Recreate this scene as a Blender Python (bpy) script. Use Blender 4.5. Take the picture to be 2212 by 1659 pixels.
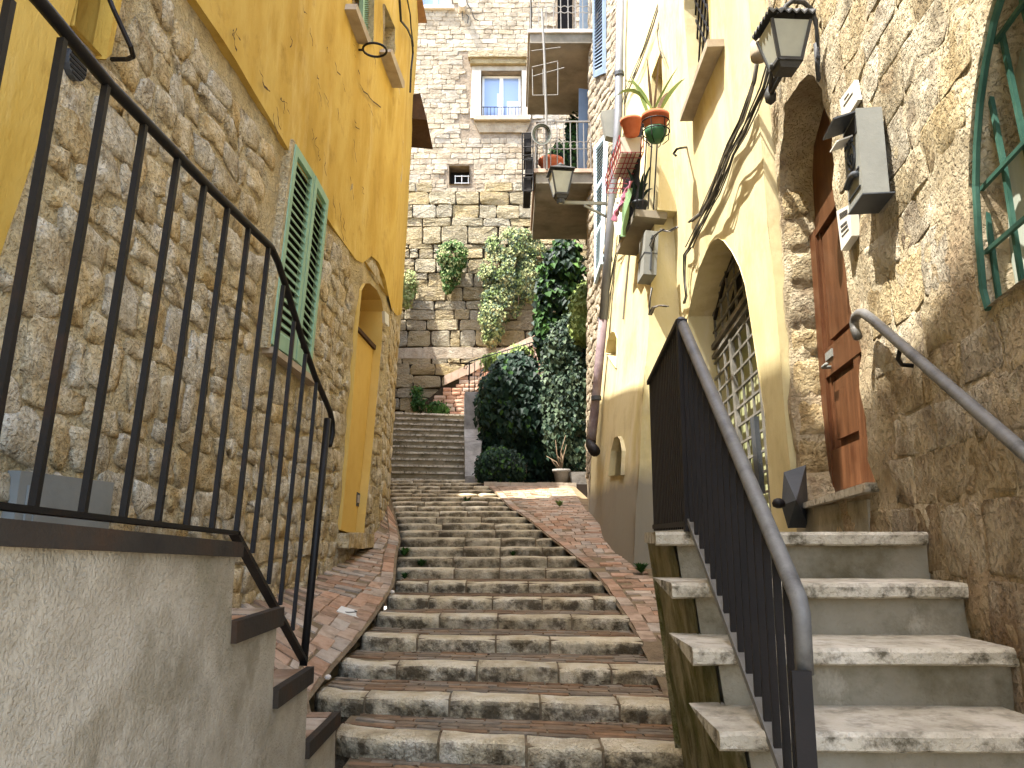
import bpy, bmesh, math, random
from mathutils import Vector, Matrix, noise
from mathutils.geometry import delaunay_2d_cdt
R = random.Random(7)
sc = bpy.context.scene
for o in list(bpy.data.objects): bpy.data.objects.remove(o)

# ------------------------------------------------------------------ camera, sky, sun, exposure
EYE = 1.72
F, CX, CY, YH = 1750.0, 1106.0, 829.5, 1160.0          # lens and horizon measured in a 2212 px wide copy of the picture
PITCH = math.atan((YH - CY) / F)
cam = bpy.data.cameras.new('camera'); camo = bpy.data.objects.new('camera', cam)
sc.collection.objects.link(camo); sc.camera = camo
camo.location = (0, 0, EYE); camo.rotation_euler = (math.pi / 2 + PITCH, 0, 0)
cam.sensor_width = 36; cam.lens = 36 * F / 2212; cam.clip_start = 0.05; cam.clip_end = 500
SX, SY, SZ = 0.42, 0.23, 1.0                             # direction in which the sunlight travels: right, away, down
el = math.atan2(SZ, math.hypot(SX, SY))
w = bpy.data.worlds.new("World"); sc.world = w; w.use_nodes = True
nt = w.node_tree; bg = nt.nodes['Background']; sky = nt.nodes.new('ShaderNodeTexSky')
sky.sky_type = 'NISHITA'; sky.dust_density = 2.5; sky.sun_disc = False; sky.sun_elevation = el
sky.sun_rotation = math.atan2(-SX, -SY)
nt.links.new(sky.outputs[0], bg.inputs[0]); bg.inputs[1].default_value = 0.15
sl = bpy.data.lights.new('sun', 'SUN'); sl.energy = 2.4; sl.angle = math.radians(0.5); sl.color = (1.0, 0.96, 0.9)
so = bpy.data.objects.new('sun', sl); sc.collection.objects.link(so); so.location = (-10, -6, 30)
so.rotation_euler = Vector((SX, SY, -SZ)).to_track_quat('-Z', 'Y').to_euler()
sc.view_settings.view_transform = 'Standard'; sc.view_settings.look = 'None'
sc.view_settings.gamma = 1; sc.view_settings.use_curve_mapping = False
sc.view_settings.exposure = 2.85
sc.cycles.use_denoising = True
sc.cycles.max_bounces = 8; sc.cycles.diffuse_bounces = 5

# ------------------------------------------------------------------ helpers
def ray(x, y):
    u = (x - CX) / F; v = (CY - y) / F
    return Vector((u, math.cos(PITCH) - v * math.sin(PITCH), math.sin(PITCH) + v * math.cos(PITCH)))
def onY(x, y, Y):                                        # the point seen at x, y that lies Y metres away
    r = ray(x, y); return Vector((r.x / r.y * Y, Y, r.z / r.y * Y + EYE))
def onX(x, y, X):
    r = ray(x, y); k = X / r.x; return Vector((X, r.y * k, r.z * k + EYE))
def onZ(x, y, z):
    r = ray(x, y); k = z / r.z; return Vector((r.x * k, r.y * k, z + EYE))
def proj(p):
    d = Vector(p) - Vector((0, 0, EYE))
    dep = d.y * math.cos(PITCH) + d.z * math.sin(PITCH); up = d.z * math.cos(PITCH) - d.y * math.sin(PITCH)
    if dep < .05: return None
    return (CX + F * d.x / dep, CY - F * up / dep, dep)

class Wall:
    def __init__(s, O, U, V, face):
        s.O = Vector(O) + Vector((0, 0, EYE)); s.U = Vector(U).normalized(); s.V = Vector(V).normalized()
        s.N = s.U.cross(s.V).normalized()
        if s.N.dot(Vector(face)) < 0: s.N = -s.N
    def p(s, u, v, n=0.0): return s.O + s.U * u + s.V * v + s.N * n
    def uv(s, x, y, n=0.0):
        r = ray(x, y); E = Vector((0, 0, EYE)); O = s.O + s.N * n
        k = (O - E).dot(s.N) / r.dot(s.N); q = E + r * k - O
        a, b, c = s.U.dot(s.U), s.U.dot(s.V), s.V.dot(s.V)
        d, e = q.dot(s.U), q.dot(s.V); D = a * c - b * b
        return ((d * c - e * b) / D, (e * a - d * b) / D)
    def px(s, x, y, n=0.0):
        u, v = s.uv(x, y, n); return s.p(u, v, n)

class TWall(Wall):
    """a wall whose lean changes along its length: lean b0 at u = 0, b1 from u = L on"""
    def __init__(s, O, a, b0, b1, L):
        s.o = Vector(O); s.a, s.b0, s.b1, s.L = a, b0, b1, L
        w_ = Wall(O, (a, 1, 0), (b1, 0, 1), (-1, 0, 0)); s.N, s.U, s.V = w_.N, w_.U, Vector((0, 0, 1))
    def lean(s, u): return s.b0 + (s.b1 - s.b0) * min(1, max(0, u / s.L))
    def p(s, u, v, n=0.0): return Vector((s.o.x + s.a * u + s.lean(u) * v, s.o.y + u, s.o.z + v + EYE)) + s.N * n
    def uv(s, x, y, n=0.0):
        best = None
        for k in range(61):
            u = s.L * 1.2 * k / 60; v = 3.0
            for _ in range(8):
                q, q2 = proj(s.p(u, v, n)), proj(s.p(u, v + .05, n)); v += (y - q[1]) / (q2[1] - q[1]) * .05
            e = abs(proj(s.p(u, v, n))[0] - x)
            if best is None or e < best[0]: best = (e, u, v)
        return best[1], best[2]
COL = sc.collection
class MB:
    def __init__(s): s.v = []; s.f = []
    def add(s, vs, fs):
        b = len(s.v); s.v += [tuple(x) for x in vs]; s.f += [tuple(b + i for i in f) for f in fs]; return s
    def hexa(s, q):                                      # 8 points: bottom 4, top 4
        return s.add(q, [(0, 3, 2, 1), (4, 5, 6, 7), (0, 1, 5, 4), (1, 2, 6, 5), (2, 3, 7, 6), (3, 0, 4, 7)])
    def box(s, x0, x1, y0, y1, z0, z1):
        return s.hexa([(x0, y0, z0), (x1, y0, z0), (x1, y1, z0), (x0, y1, z0), (x0, y0, z1), (x1, y0, z1), (x1, y1, z1), (x0, y1, z1)])
    def wbox(s, W, u0, u1, v0, v1, n0, n1):
        return s.hexa([W.p(u0, v0, n0), W.p(u1, v0, n0), W.p(u1, v1, n0), W.p(u0, v1, n0), W.p(u0, v0, n1), W.p(u1, v0, n1), W.p(u1, v1, n1), W.p(u0, v1, n1)])
    def wprism(s, W, poly, n0, n1):                      # polygon in wall coordinates given depth
        n = len(poly)
        vs = [W.p(u, v, n0) for u, v in poly] + [W.p(u, v, n1) for u, v in poly]
        return s.add(vs, [tuple(range(n)), tuple(range(n, 2 * n))] + [(i, (i + 1) % n, n + (i + 1) % n, n + i) for i in range(n)])
    def bar(s, a, b, wx, wy, up=(0, 0, 1)):              # rectangular bar between two points
        a, b = Vector(a), Vector(b); d = (b - a).normalized(); up = Vector(up)
        if abs(d.dot(up)) > .95: up = Vector((0, 1, 0))
        sx = d.cross(up).normalized() * wx / 2; sy = sx.cross(d).normalized() * wy / 2
        q = [a - sx - sy, a + sx - sy, a + sx + sy, a - sx + sy]
        return s.hexa(q + [p + (b - a) for p in q])
    def vbar(s, a, b, wx, wy):                           # upright bar whose section is aligned with X and Y
        a, b = Vector(a), Vector(b); h = [(-wx / 2, -wy / 2), (wx / 2, -wy / 2), (wx / 2, wy / 2), (-wx / 2, wy / 2)]
        return s.hexa([a + Vector((x, y, 0)) for x, y in h] + [b + Vector((x, y, 0)) for x, y in h])
    def tube(s, pts, r, n=8, cap=True, closed=False):
        pts = [Vector(p) for p in pts]; m = len(pts); rs = r if isinstance(r, (list, tuple)) else [r] * m
        b = len(s.v); prev = None
        for i, p in enumerate(pts):
            if closed: t = pts[(i + 1) % m] - pts[i - 1]
            else: t = pts[min(i + 1, m - 1)] - pts[max(i - 1, 0)]
            t.normalize()
            if prev is None:
                e = t.cross(Vector((0, 0, 1)));
                if e.length < .2: e = t.cross(Vector((1, 0, 0)))
            else: e = prev - t * prev.dot(t)
            e.normalize(); prev = e; f = t.cross(e)
            for k in range(n):
                a = 2 * math.pi * k / n; s.v.append(tuple(p + (e * math.cos(a) + f * math.sin(a)) * rs[i]))
        for i in range(m if closed else m - 1):
            j = (i + 1) % m
            for k in range(n): s.f.append((b + i * n + k, b + i * n + (k + 1) % n, b + j * n + (k + 1) % n, b + j * n + k))
        if cap and not closed:
            s.f.append(tuple(b + k for k in range(n))); s.f.append(tuple(b + (m - 1) * n + k for k in range(n)))
        return s
    def lathe(s, c, prof, n=20):                         # prof: list of (radius, z)
        c = Vector(c); b = len(s.v)
        for r, z in prof:
            for k in range(n):
                a = 2 * math.pi * k / n; s.v.append(tuple(c + Vector((r * math.cos(a), r * math.sin(a), z))))
        for i in range(len(prof) - 1):
            for k in range(n): s.f.append((b + i * n + k, b + i * n + (k + 1) % n, b + (i + 1) * n + (k + 1) % n, b + (i + 1) * n + k))
        s.f.append(tuple(b + k for k in range(n))); s.f.append(tuple(b + (len(prof) - 1) * n + k for k in range(n)))
        return s
    def build(s, name, mat, parent=None, smooth=False, kind=None, label=None):
        me = bpy.data.meshes.new(name); me.from_pydata(s.v, [], s.f); me.update()
        if smooth: me.shade_smooth()
        if mat: me.materials.append(mat)
        bm = bmesh.new(); bm.from_mesh(me); bmesh.ops.recalc_face_normals(bm, faces=bm.faces); bm.to_mesh(me); bm.free()
        o = bpy.data.objects.new(name, me); COL.objects.link(o)
        if parent: attach(o, parent)
        if kind: o['kind'] = kind
        if label: o['label'] = label
        return o
def attach(o, parent):
    o.parent = parent
    if parent.parent is None: o.matrix_parent_inverse = Matrix.Translation(-Vector(parent.location))
def thing(name, label, cat, loc, group=None):
    o = bpy.data.objects.new(name, None); COL.objects.link(o); o.location = loc; o.empty_display_size = .1
    o['label'] = label; o['category'] = cat
    if group: o['group'] = group
    return o
def tag(o, label, cat, group=None):
    o['label'] = label; o['category'] = cat
    if group: o['group'] = group
    return o
def struct(name, loc=(0, 0, 0)):
    o = bpy.data.objects.new(name, None); COL.objects.link(o); o.location = loc; o['kind'] = 'structure'; return o

def inpoly(u, v, poly):
    c = False; n = len(poly); j = n - 1
    for i in range(n):
        a, b = poly[i], poly[j]
        if (a[1] > v) != (b[1] > v) and u < (b[0] - a[0]) * (v - a[1]) / (b[1] - a[1]) + a[0]: c = not c
        j = i
    return c
def subdiv(poly, step):
    out = []
    for i in range(len(poly)):
        a, b = Vector(poly[i]), Vector(poly[(i + 1) % len(poly)]); n = max(1, int((b - a).length / step))
        out += [tuple(a.lerp(b, k / n)) for k in range(n)]
    return out
def nz(u, v, s, seed=0): return noise.noise(Vector((u * s, v * s, seed * 13.7)))
def panel(mb, W, outline, holes, step, disp=lambda u, v: 0.0, n=0.0):
    lim = [-1e9, 1e9]
    polys = [subdiv(outline, step)] + [subdiv(h, step * .8) for h in holes]
    vs = []; es = []
    for P in polys:
        b = len(vs); vs += [Vector(p) for p in P]; es += [(b + i, b + (i + 1) % len(P)) for i in range(len(P))]
    us = [p[0] for p in outline]; vv = [p[1] for p in outline]
    rr = random.Random(3)
    u = min(us) + step
    while u < max(us):
        v = min(vv) + step
        while v < max(vv):
            q = (u + rr.uniform(-.2, .2) * step, v + rr.uniform(-.2, .2) * step)
            if inpoly(q[0], q[1], outline) and not any(inpoly(q[0], q[1], h) for h in holes): vs.append(Vector(q))
            v += step
        u += step
    V, E, Fc, *_ = delaunay_2d_cdt(vs, es, [], 0, 1e-5)
    keep = []
    for f in Fc:
        c = (V[f[0]] + V[f[1]] + V[f[2]]) / 3
        if inpoly(c.x, c.y, outline) and not any(inpoly(c.x, c.y, h) for h in holes): keep.append(tuple(f))
    mb.add([W.p(q.x, q.y, n + disp(q.x, q.y)) for q in V], keep)
    return mb
def reveal(mb, W, outline, n0, n1, skip=None, step=.25):
    P = subdiv(outline, step); m = len(P)
    for i in range(m):
        a, b = P[i], P[(i + 1) % m]
        mb.add([W.p(a[0], a[1], n0), W.p(b[0], b[1], n0), W.p(b[0], b[1], n1), W.p(a[0], a[1], n1)], [(0, 1, 2, 3)])
    return mb
def uvs(W, pts, n=0.0): return [W.uv(x, y, n) for x, y in pts]

# ------------------------------------------------------------------ materials
def lin(h):
    h = h.lstrip('#'); c = [int(h[i:i + 2], 16) / 255 for i in (0, 2, 4)]
    return tuple((x / 12.92 if x <= .04045 else ((x + .055) / 1.055) ** 2.4) for x in c) + (1,)
CH = [(.12, .3)]
def mat(name, cols, scale=3.0, bump=.3, bscale=20.0, rough=.85, rand=.0, pits=0.0, stain=None, stain_scale=1.2, stain_amt=.5, metal=0.0,
        stretch=(1, 1, 1), bdist=.02, spec=.12, low=None, stain_lo=.5, hue=0.0, tops=0.0, wear=None):
    m = bpy.data.materials.new(name); m.use_nodes = True; t = m.node_tree; N = t.nodes; L = t.links
    b = N['Principled BSDF']; b.inputs['Roughness'].default_value = rough; b.inputs['Metallic'].default_value = metal
    b.inputs['Specular IOR Level'].default_value = spec
    g = N.new('ShaderNodeNewGeometry'); mp = N.new('ShaderNodeMapping'); mp.inputs['Scale'].default_value = stretch
    L.new(g.outputs['Position'], mp.inputs[0])
    oi = N.new('ShaderNodeObjectInfo')
    off = N.new('ShaderNodeVectorMath'); off.operation = 'ADD'; L.new(mp.outputs[0], off.inputs[0])
    ml = N.new('ShaderNodeVectorMath'); ml.operation = 'SCALE'; ml.inputs[3].default_value = 7.0 if rand else 0.0
    cmb = N.new('ShaderNodeCombineXYZ')
    for k in range(3): L.new(oi.outputs['Random'], cmb.inputs[k])
    L.new(cmb.outputs[0], ml.inputs[0]); L.new(ml.outputs[0], off.inputs[1])
    P = off.outputs[0]
    n1 = N.new('ShaderNodeTexNoise'); n1.inputs['Scale'].default_value = scale; n1.inputs['Detail'].default_value = 7; n1.inputs['Roughness'].default_value = .62
    L.new(P, n1.inputs['Vector'])
    cr = N.new('ShaderNodeValToRGB'); L.new(n1.outputs[0], cr.inputs[0])
    k = len(cols)
    while len(cr.color_ramp.elements) < k: cr.color_ramp.elements.new(.5)
    for i, c in enumerate(cols):
        cr.color_ramp.elements[i].position = .3 + .4 * i / max(1, k - 1); cr.color_ramp.elements[i].color = lin(c)
    col = cr.outputs[0]
    if rand:
        hv = N.new('ShaderNodeHueSaturation'); L.new(col, hv.inputs['Color'])
        mr = N.new('ShaderNodeMapRange'); L.new(oi.outputs['Random'], mr.inputs[0]); mr.inputs[3].default_value = 1 - rand; mr.inputs[4].default_value = 1 + rand
        L.new(mr.outputs[0], hv.inputs['Value'])
        if hue:
            m7 = N.new('ShaderNodeMath'); m7.operation = 'MULTIPLY'; m7.inputs[1].default_value = 7.31; L.new(oi.outputs['Random'], m7.inputs[0])
            fr = N.new('ShaderNodeMath'); fr.operation = 'FRACT'; L.new(m7.outputs[0], fr.inputs[0])
            mh = N.new('ShaderNodeMapRange'); L.new(fr.outputs[0], mh.inputs[0]); mh.inputs[3].default_value = .5 - hue; mh.inputs[4].default_value = .5 + hue
            L.new(mh.outputs[0], hv.inputs['Hue'])
            ms = N.new('ShaderNodeMapRange'); L.new(fr.outputs[0], ms.inputs[0]); ms.inputs[3].default_value = 1.25; ms.inputs[4].default_value = .7
            L.new(ms.outputs[0], hv.inputs['Saturation'])
        col = hv.outputs[0]
    if stain:
        n2 = N.new('ShaderNodeTexNoise'); n2.inputs['Scale'].default_value = stain_scale; n2.inputs['Detail'].default_value = 8; n2.inputs['Roughness'].default_value = .7
        L.new(g.outputs['Position'] if not rand else P, n2.inputs['Vector'])
        r2 = N.new('ShaderNodeMapRange'); L.new(n2.outputs[0], r2.inputs[0]); r2.inputs[1].default_value = stain_lo; r2.inputs[2].default_value = stain_lo + .15; r2.inputs[4].default_value = stain_amt
        fac = r2.outputs[0]
        if tops:                                         # upward faces take less of the dark stain
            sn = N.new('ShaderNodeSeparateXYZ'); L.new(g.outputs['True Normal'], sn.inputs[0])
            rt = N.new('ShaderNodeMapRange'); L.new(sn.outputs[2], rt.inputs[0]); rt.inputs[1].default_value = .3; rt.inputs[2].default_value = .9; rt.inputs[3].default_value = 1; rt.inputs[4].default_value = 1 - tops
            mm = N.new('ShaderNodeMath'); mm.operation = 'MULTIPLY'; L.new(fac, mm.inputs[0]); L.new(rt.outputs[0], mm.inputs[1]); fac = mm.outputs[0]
        mx = N.new('ShaderNodeMixRGB'); L.new(fac, mx.inputs[0]); L.new(col, mx.inputs[1]); mx.inputs[2].default_value = lin(stain); col = mx.outputs[0]
    if wear:                                             # (colour, scale, threshold, amount, vertical stretch): faded patches, runs and drips
        wc, wsc, wlo, wam, wst = wear
        m9 = N.new('ShaderNodeMapping'); m9.inputs['Scale'].default_value = (1, 1, wst); L.new(g.outputs['Position'], m9.inputs[0])
        n9 = N.new('ShaderNodeTexNoise'); n9.inputs['Scale'].default_value = wsc; n9.inputs['Detail'].default_value = 10; n9.inputs['Roughness'].default_value = .72; L.new(m9.outputs[0], n9.inputs['Vector'])
        r9 = N.new('ShaderNodeMapRange'); L.new(n9.outputs[0], r9.inputs[0]); r9.inputs[1].default_value = wlo; r9.inputs[2].default_value = wlo + .1; r9.inputs[4].default_value = wam
        mx = N.new('ShaderNodeMixRGB'); L.new(r9.outputs[0], mx.inputs[0]); L.new(col, mx.inputs[1]); mx.inputs[2].default_value = lin(wc); col = mx.outputs[0]
    if low:                                              # (colour, height where it ends, softness, amount): second colour below that height
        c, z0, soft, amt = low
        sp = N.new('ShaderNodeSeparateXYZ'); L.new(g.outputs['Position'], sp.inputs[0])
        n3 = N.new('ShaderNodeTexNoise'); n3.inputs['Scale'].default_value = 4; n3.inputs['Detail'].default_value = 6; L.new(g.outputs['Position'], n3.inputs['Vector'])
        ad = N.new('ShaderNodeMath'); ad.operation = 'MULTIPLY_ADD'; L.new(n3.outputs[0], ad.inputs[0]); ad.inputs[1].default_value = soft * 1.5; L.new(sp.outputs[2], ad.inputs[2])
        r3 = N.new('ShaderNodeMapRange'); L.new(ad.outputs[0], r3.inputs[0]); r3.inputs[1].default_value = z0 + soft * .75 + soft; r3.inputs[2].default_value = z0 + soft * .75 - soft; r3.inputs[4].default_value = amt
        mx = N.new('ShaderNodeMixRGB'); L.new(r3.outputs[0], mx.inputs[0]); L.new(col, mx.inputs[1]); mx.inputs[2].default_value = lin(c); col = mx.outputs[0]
    L.new(col, b.inputs['Base Color'])
    if bump:
        n4 = N.new('ShaderNodeTexNoise'); n4.inputs['Scale'].default_value = bscale; n4.inputs['Detail'].default_value = 9; n4.inputs['Roughness'].default_value = .65
        L.new(P, n4.inputs['Vector']); h = n4.outputs[0]
        if pits:
            vo = N.new('ShaderNodeTexNoise'); vo.inputs['Scale'].default_value = bscale * 3.2; vo.inputs['Detail'].default_value = 6; vo.inputs['Distortion'].default_value = .25; L.new(P, vo.inputs['Vector'])
            r4 = N.new('ShaderNodeMapRange'); L.new(vo.outputs[0], r4.inputs[0]); r4.inputs[1].default_value = .34; r4.inputs[2].default_value = .5; r4.inputs[3].default_value = -pits * .7; r4.inputs[4].default_value = 0
            a2 = N.new('ShaderNodeMath'); a2.operation = 'ADD'; L.new(h, a2.inputs[0]); L.new(r4.outputs[0], a2.inputs[1]); h = a2.outputs[0]
        bp = N.new('ShaderNodeBump'); bp.inputs['Strength'].default_value = bump; bp.inputs['Distance'].default_value = bdist
        L.new(h, bp.inputs['Height']); L.new(bp.outputs[0], b.inputs['Normal'])
    return m
def plain(name, c, rough=.5, metal=0.0, rand=0.0, spec=.4): return mat(name, [c, c], bump=.06, bscale=60, rough=rough, metal=metal, rand=rand, spec=spec)

M = dict(
    rubble=mat('left rubble stone', ['#9f8a66', '#c4b089', '#d6c7a6', '#e4dac4'], 6, 1.0, 17, .95, .1, .5, '#6a5a40', 9, .55, bdist=.05, hue=.005),
    rubble_mortar=mat('left rubble mortar', ['#ad9a73', '#cbb990', '#dacdab'], 4, 1.0, 18, .95, 0, .5, '#6c5c43', 8, .5, bdist=.05),
    yellow=mat('ochre plaster', ['#a6873c', '#b79747', '#c2a558', '#ac8d3e'], 1.4, .6, 9, .9, 0, .3, '#86682f', 3.6, .55, bdist=.012, wear=('#cdb577', 2.1, .54, .5, .25), stretch=(1, 1, .45), stain_lo=.56),
    yellow_door=mat('ochre door plaster', ['#bf9d50', '#c8a75c', '#c3a255'], 1.6, .15, 14, .85, 0, 0, '#a47f3a', 3.0, .3, bdist=.006, stain_lo=.58),
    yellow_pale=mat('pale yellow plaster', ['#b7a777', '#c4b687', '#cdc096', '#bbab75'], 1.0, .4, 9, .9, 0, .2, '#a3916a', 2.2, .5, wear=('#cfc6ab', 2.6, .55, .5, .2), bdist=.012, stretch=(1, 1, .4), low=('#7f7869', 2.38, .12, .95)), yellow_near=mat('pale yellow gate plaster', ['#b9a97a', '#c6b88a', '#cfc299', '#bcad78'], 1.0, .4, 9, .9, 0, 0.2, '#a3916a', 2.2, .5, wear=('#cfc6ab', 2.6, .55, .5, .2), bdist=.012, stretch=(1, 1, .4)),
    yellow_reveal=mat('cream reveal plaster', ['#cdb77c', '#d6c48f'], 1.5, .2, 9, .9, bdist=.01),
    grey_concrete=mat('grey render', ['#91876f', '#a69b85', '#b5aa94', '#978c75'], 3.2, .7, 34, .95, 0, .5, '#6b624b', 1.9, .55, bdist=.016, wear=('#5c5238', 3.4, .58, .6, .3)),
    cap=mat('rusty cap', ['#2b2722', '#38322a', '#4a3422'], 2.5, .3, 30, .85, 0, 0, '#3b3026', 2, .5),
    iron=mat('black iron', ['#0a0909', '#131110'], 8, .2, 50, .55, 0, 0, '#3a2214', 5, .45, spec=.25, stain_lo=.56, bdist=.004), iron_dark=mat('dark brown iron', ['#110e0c', '#1a1512'], 6, .1, 40, .6, spec=.25),
    rail_grey=mat('worn grey steel', ['#5b5955', '#6d6b66', '#4a4845'], 9, .15, 60, .5, metal=.15),
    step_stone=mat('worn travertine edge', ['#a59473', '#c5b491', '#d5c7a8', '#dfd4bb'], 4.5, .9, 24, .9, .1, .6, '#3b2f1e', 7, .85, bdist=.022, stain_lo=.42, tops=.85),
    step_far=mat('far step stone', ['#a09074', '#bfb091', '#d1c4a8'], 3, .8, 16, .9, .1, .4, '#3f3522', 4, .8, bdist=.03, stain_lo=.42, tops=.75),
    brick=mat('paving brick', ['#7c6954', '#947d66', '#a68f78', '#93846d'], 6, .6, 30, .92, .2, .2, '#5f5040', 5, .5, bdist=.01, hue=.015),
    brick_tread=mat('worn tread brick', ['#665745', '#7f6c55', '#937d64'], 6, .6, 30, .92, .2, .2, '#4a4033', 4, .6, bdist=.01, hue=.015),
    joint=mat('sandy joint', ['#5d4f3f', '#78674f', '#877659'], 6, .7, 30, .98, 0, .3, '#4b5230', 2.5, .4, bdist=.02, stain_lo=.55),
    paving=mat('paving ground', ['#8d8272', '#a39887', '#b3a999'], 4, .5, 20, .95, bdist=.02),
    back_block=mat('etruscan travertine', ['#7b6f55', '#9f9273', '#b3a789', '#c3b89f'], 2.6, 1.0, 8, .95, .12, .6, '#6a5a42', 2.6, .6, bdist=.09, stretch=(1, 1, 2.2), hue=.006),
    back_small=mat('medieval masonry', ['#857a68', '#9f9480', '#b1a792', ], 3, .9, 9, .95, .12, .3, '#857560', 2.5, .5, bdist=.04, hue=.006),
    back_joint=mat('old lime joint', ['#6d6151', '#857866', '#968a77'], 3, .9, 8, .98, 0, .3, '#5d5040', 1.6, .5, bdist=.05),
    dark_joint=mat('deep dark joint', ['#2f281f', '#3f3629'], 3, .8, 8, .98, bdist=.05),  # plain dark colour of the open joints
    pink_wall=mat('far house rubble', ['#7b7160', '#978b75', '#aba08a'], 4, 1.0, 10, .95, 0, .4, '#6d5a4a', 3, .5, bdist=.04),
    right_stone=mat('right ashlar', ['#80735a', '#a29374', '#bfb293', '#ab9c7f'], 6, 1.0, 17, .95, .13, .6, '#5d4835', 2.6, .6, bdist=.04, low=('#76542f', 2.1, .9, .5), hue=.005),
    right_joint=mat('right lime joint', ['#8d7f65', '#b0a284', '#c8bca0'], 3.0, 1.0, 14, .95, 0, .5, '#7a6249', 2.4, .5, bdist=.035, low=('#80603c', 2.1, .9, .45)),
    slab=mat('pale stair slab', ['#978e79', '#b4ab97', '#c6beac'], 5, .6, 26, .9, .06, .6, '#39321f', 14, .85, bdist=.014, stain_lo=.48, tops=.5),
    riser=mat('grey stair riser', ['#756c57', '#8a816d', '#9a917d'], 2.2, .5, 22, .95, 0, .3, '#4d4429', 2.4, .65, bdist=.012, wear=('#b9ae98', 4.5, .57, .5, .6)),
    mossy=mat('mossy render', ['#686145', '#867d5d', '#9d9477'], 5, .8, 22, .98, 0, .5, '#4a4c1c', 2.6, .85, bdist=.02, stain_lo=.47, wear=('#3b3620', 5.0, .56, .7, .35)),
    green_shutter=mat('sage green paint', ['#7a9a82', '#8aaa90', '#97b59b'], 3, .1, 30, .55, stretch=(1, 1, .3)),
    blue_shutter=mat('blue grey paint', ['#5f6d7b', '#707e8b'], 3, .1, 30, .55), pale_shutter=mat('pale blue paint', ['#a9bac0', '#b9c8cc'], 3, .1, 30, .55),
    dark=plain('dark interior', '#15120f', .9), sill=mat('sill stone', ['#948672', '#b1a48f'], 5, .4, 25, .9, bdist=.01),
    wood=mat('varnished door wood', ['#452a19', '#573823', '#6a472f'], 5, .2, 30, .45, 0, 0, '#3c1c0c', 3, .5, stretch=(4, 4, .35), bdist=.006),
    white=plain('white window paint', '#d9d8d2', .5), white_stone=mat('white surround', ['#b5ab9b', '#cfc6b8'], 4, .4, 20, .9, bdist=.01),
    grey_metal=mat('grey metal box', ['#74756f', '#82837c'], 4, .08, 40, .8), dark_metal=mat('dark grey metal', ['#3d4043', '#4a4d50'], 4, .08, 40, .5),
    lamp_iron=mat('lamp iron', ['#3a3a39', '#4d4d4b'], 6, .2, 40, .6, metal=.2),
    terracotta=mat('terracotta', ['#a4583a', '#b5684a', '#bd7656'], 6, .2, 30, .85), green_plastic=plain('green plastic', '#2a5a38', .6),
    planter=plain('off white planter', '#b9b0a0', .7), red=plain('red wire', '#8c2a30', .5), pink=plain('pink cloth', '#b0748a', .95, spec=.1),
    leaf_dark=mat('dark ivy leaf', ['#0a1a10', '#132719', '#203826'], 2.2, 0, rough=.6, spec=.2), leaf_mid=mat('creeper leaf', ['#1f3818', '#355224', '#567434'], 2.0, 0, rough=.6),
    leaf_light=mat('light shrub leaf', ['#4f6532', '#748446', '#8f9c5c'], 2.5, 0, rough=.55), leaf_dry=mat('dry wall plant leaf', ['#4a5c30', '#74844f', '#9a9c6c', '#8d7c55'], 3.0, 0, rough=.7),
    leaf_grey=mat('grey green leaf', ['#26352a', '#46553f', '#6d7a62'], 3, 0, rough=.55),
    twig=mat('twig bark', ['#6d5c49', '#84715b'], 8, .3, 40, .9), wood_dark=mat('old wood', ['#3d2d20', '#553f2c'], 5, .3, 25, .8, stretch=(1, 1, 1)),
    cable=plain('black cable', '#27251f', .7), cable_grey=plain('grey cable', '#77736a', .7),
    concrete_under=mat('balcony slab render', ['#6d675c', '#827b6d', '#938b7b'], 1.6, .3, 14, .9, 0, 0, '#55503f', 1.4, .5, bdist=.01),
    pipe=mat('lead grey pipe', ['#5e6064', '#74767a'], 2.5, .1, 30, .5, metal=.2), pipe_rust=mat('rusty lilac pipe', ['#5f5052', '#7a6a6a', '#8f8583'], 3, .2, 20, .7, 0, 0, '#b9b4ae', 2.5, .8, stain_lo=.56),
    roof=mat('roof tile', ['#8d6a4c', '#a37c5a', '#7d6450'], 4, .5, 10, .95), curb=mat('curb render', ['#77746e', '#918d85', '#a5a198'], 2.5, .7, 12, .95, 0, .3, '#55524b', 2, .5, bdist=.03),
    garden_brick=mat('garden wall brick', ['#a07f6a', '#b3937d', '#bfa48f'], 4, .6, 18, .95, .15, .2, '#8d8272', 3, .4, bdist=.02, hue=.012), coping=mat('coping brick', ['#a98f7b', '#bba48f', '#c5b19e'], 4, .5, 14, .95, .12, bdist=.02),
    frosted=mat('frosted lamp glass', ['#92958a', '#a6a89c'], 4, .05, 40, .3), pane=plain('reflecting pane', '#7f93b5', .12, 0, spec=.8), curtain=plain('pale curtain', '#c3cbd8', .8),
    green_iron=mat('green painted iron', ['#223e34', '#304f43', '#446456'], 5, .15, 30, .55), drape=mat('grubby sheet', ['#70786c', '#8c9285', '#a2a596'], 2.0, .4, 5, .8, stretch=(3, 3, .4), bdist=.02),
    gate_iron=mat('grey gate iron', ['#57544d', '#6d6a62', '#85827a'], 6, .2, 30, .6), gate_back=mat('gate glass', ['#7e8460', '#a2a679', '#b6b48c'], 1.3, .05, 10, .3),
    moss=mat('moss', ['#4d5a1f', '#67722e'], 10, .8, 30, 1.0), paper=plain('paper', '#d6d2c6', .8), plate=plain('enamel plate', '#d0cdc2', .4), ink=plain('dark print', '#3b3a36', .7), earth=plain('soil', '#2f241a', 1.0),
    cloth_green=plain('green cloth', '#7d9a72', .95, spec=.1), cloth_white=plain('white cloth', '#d4d4c8', .9),
)

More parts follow.
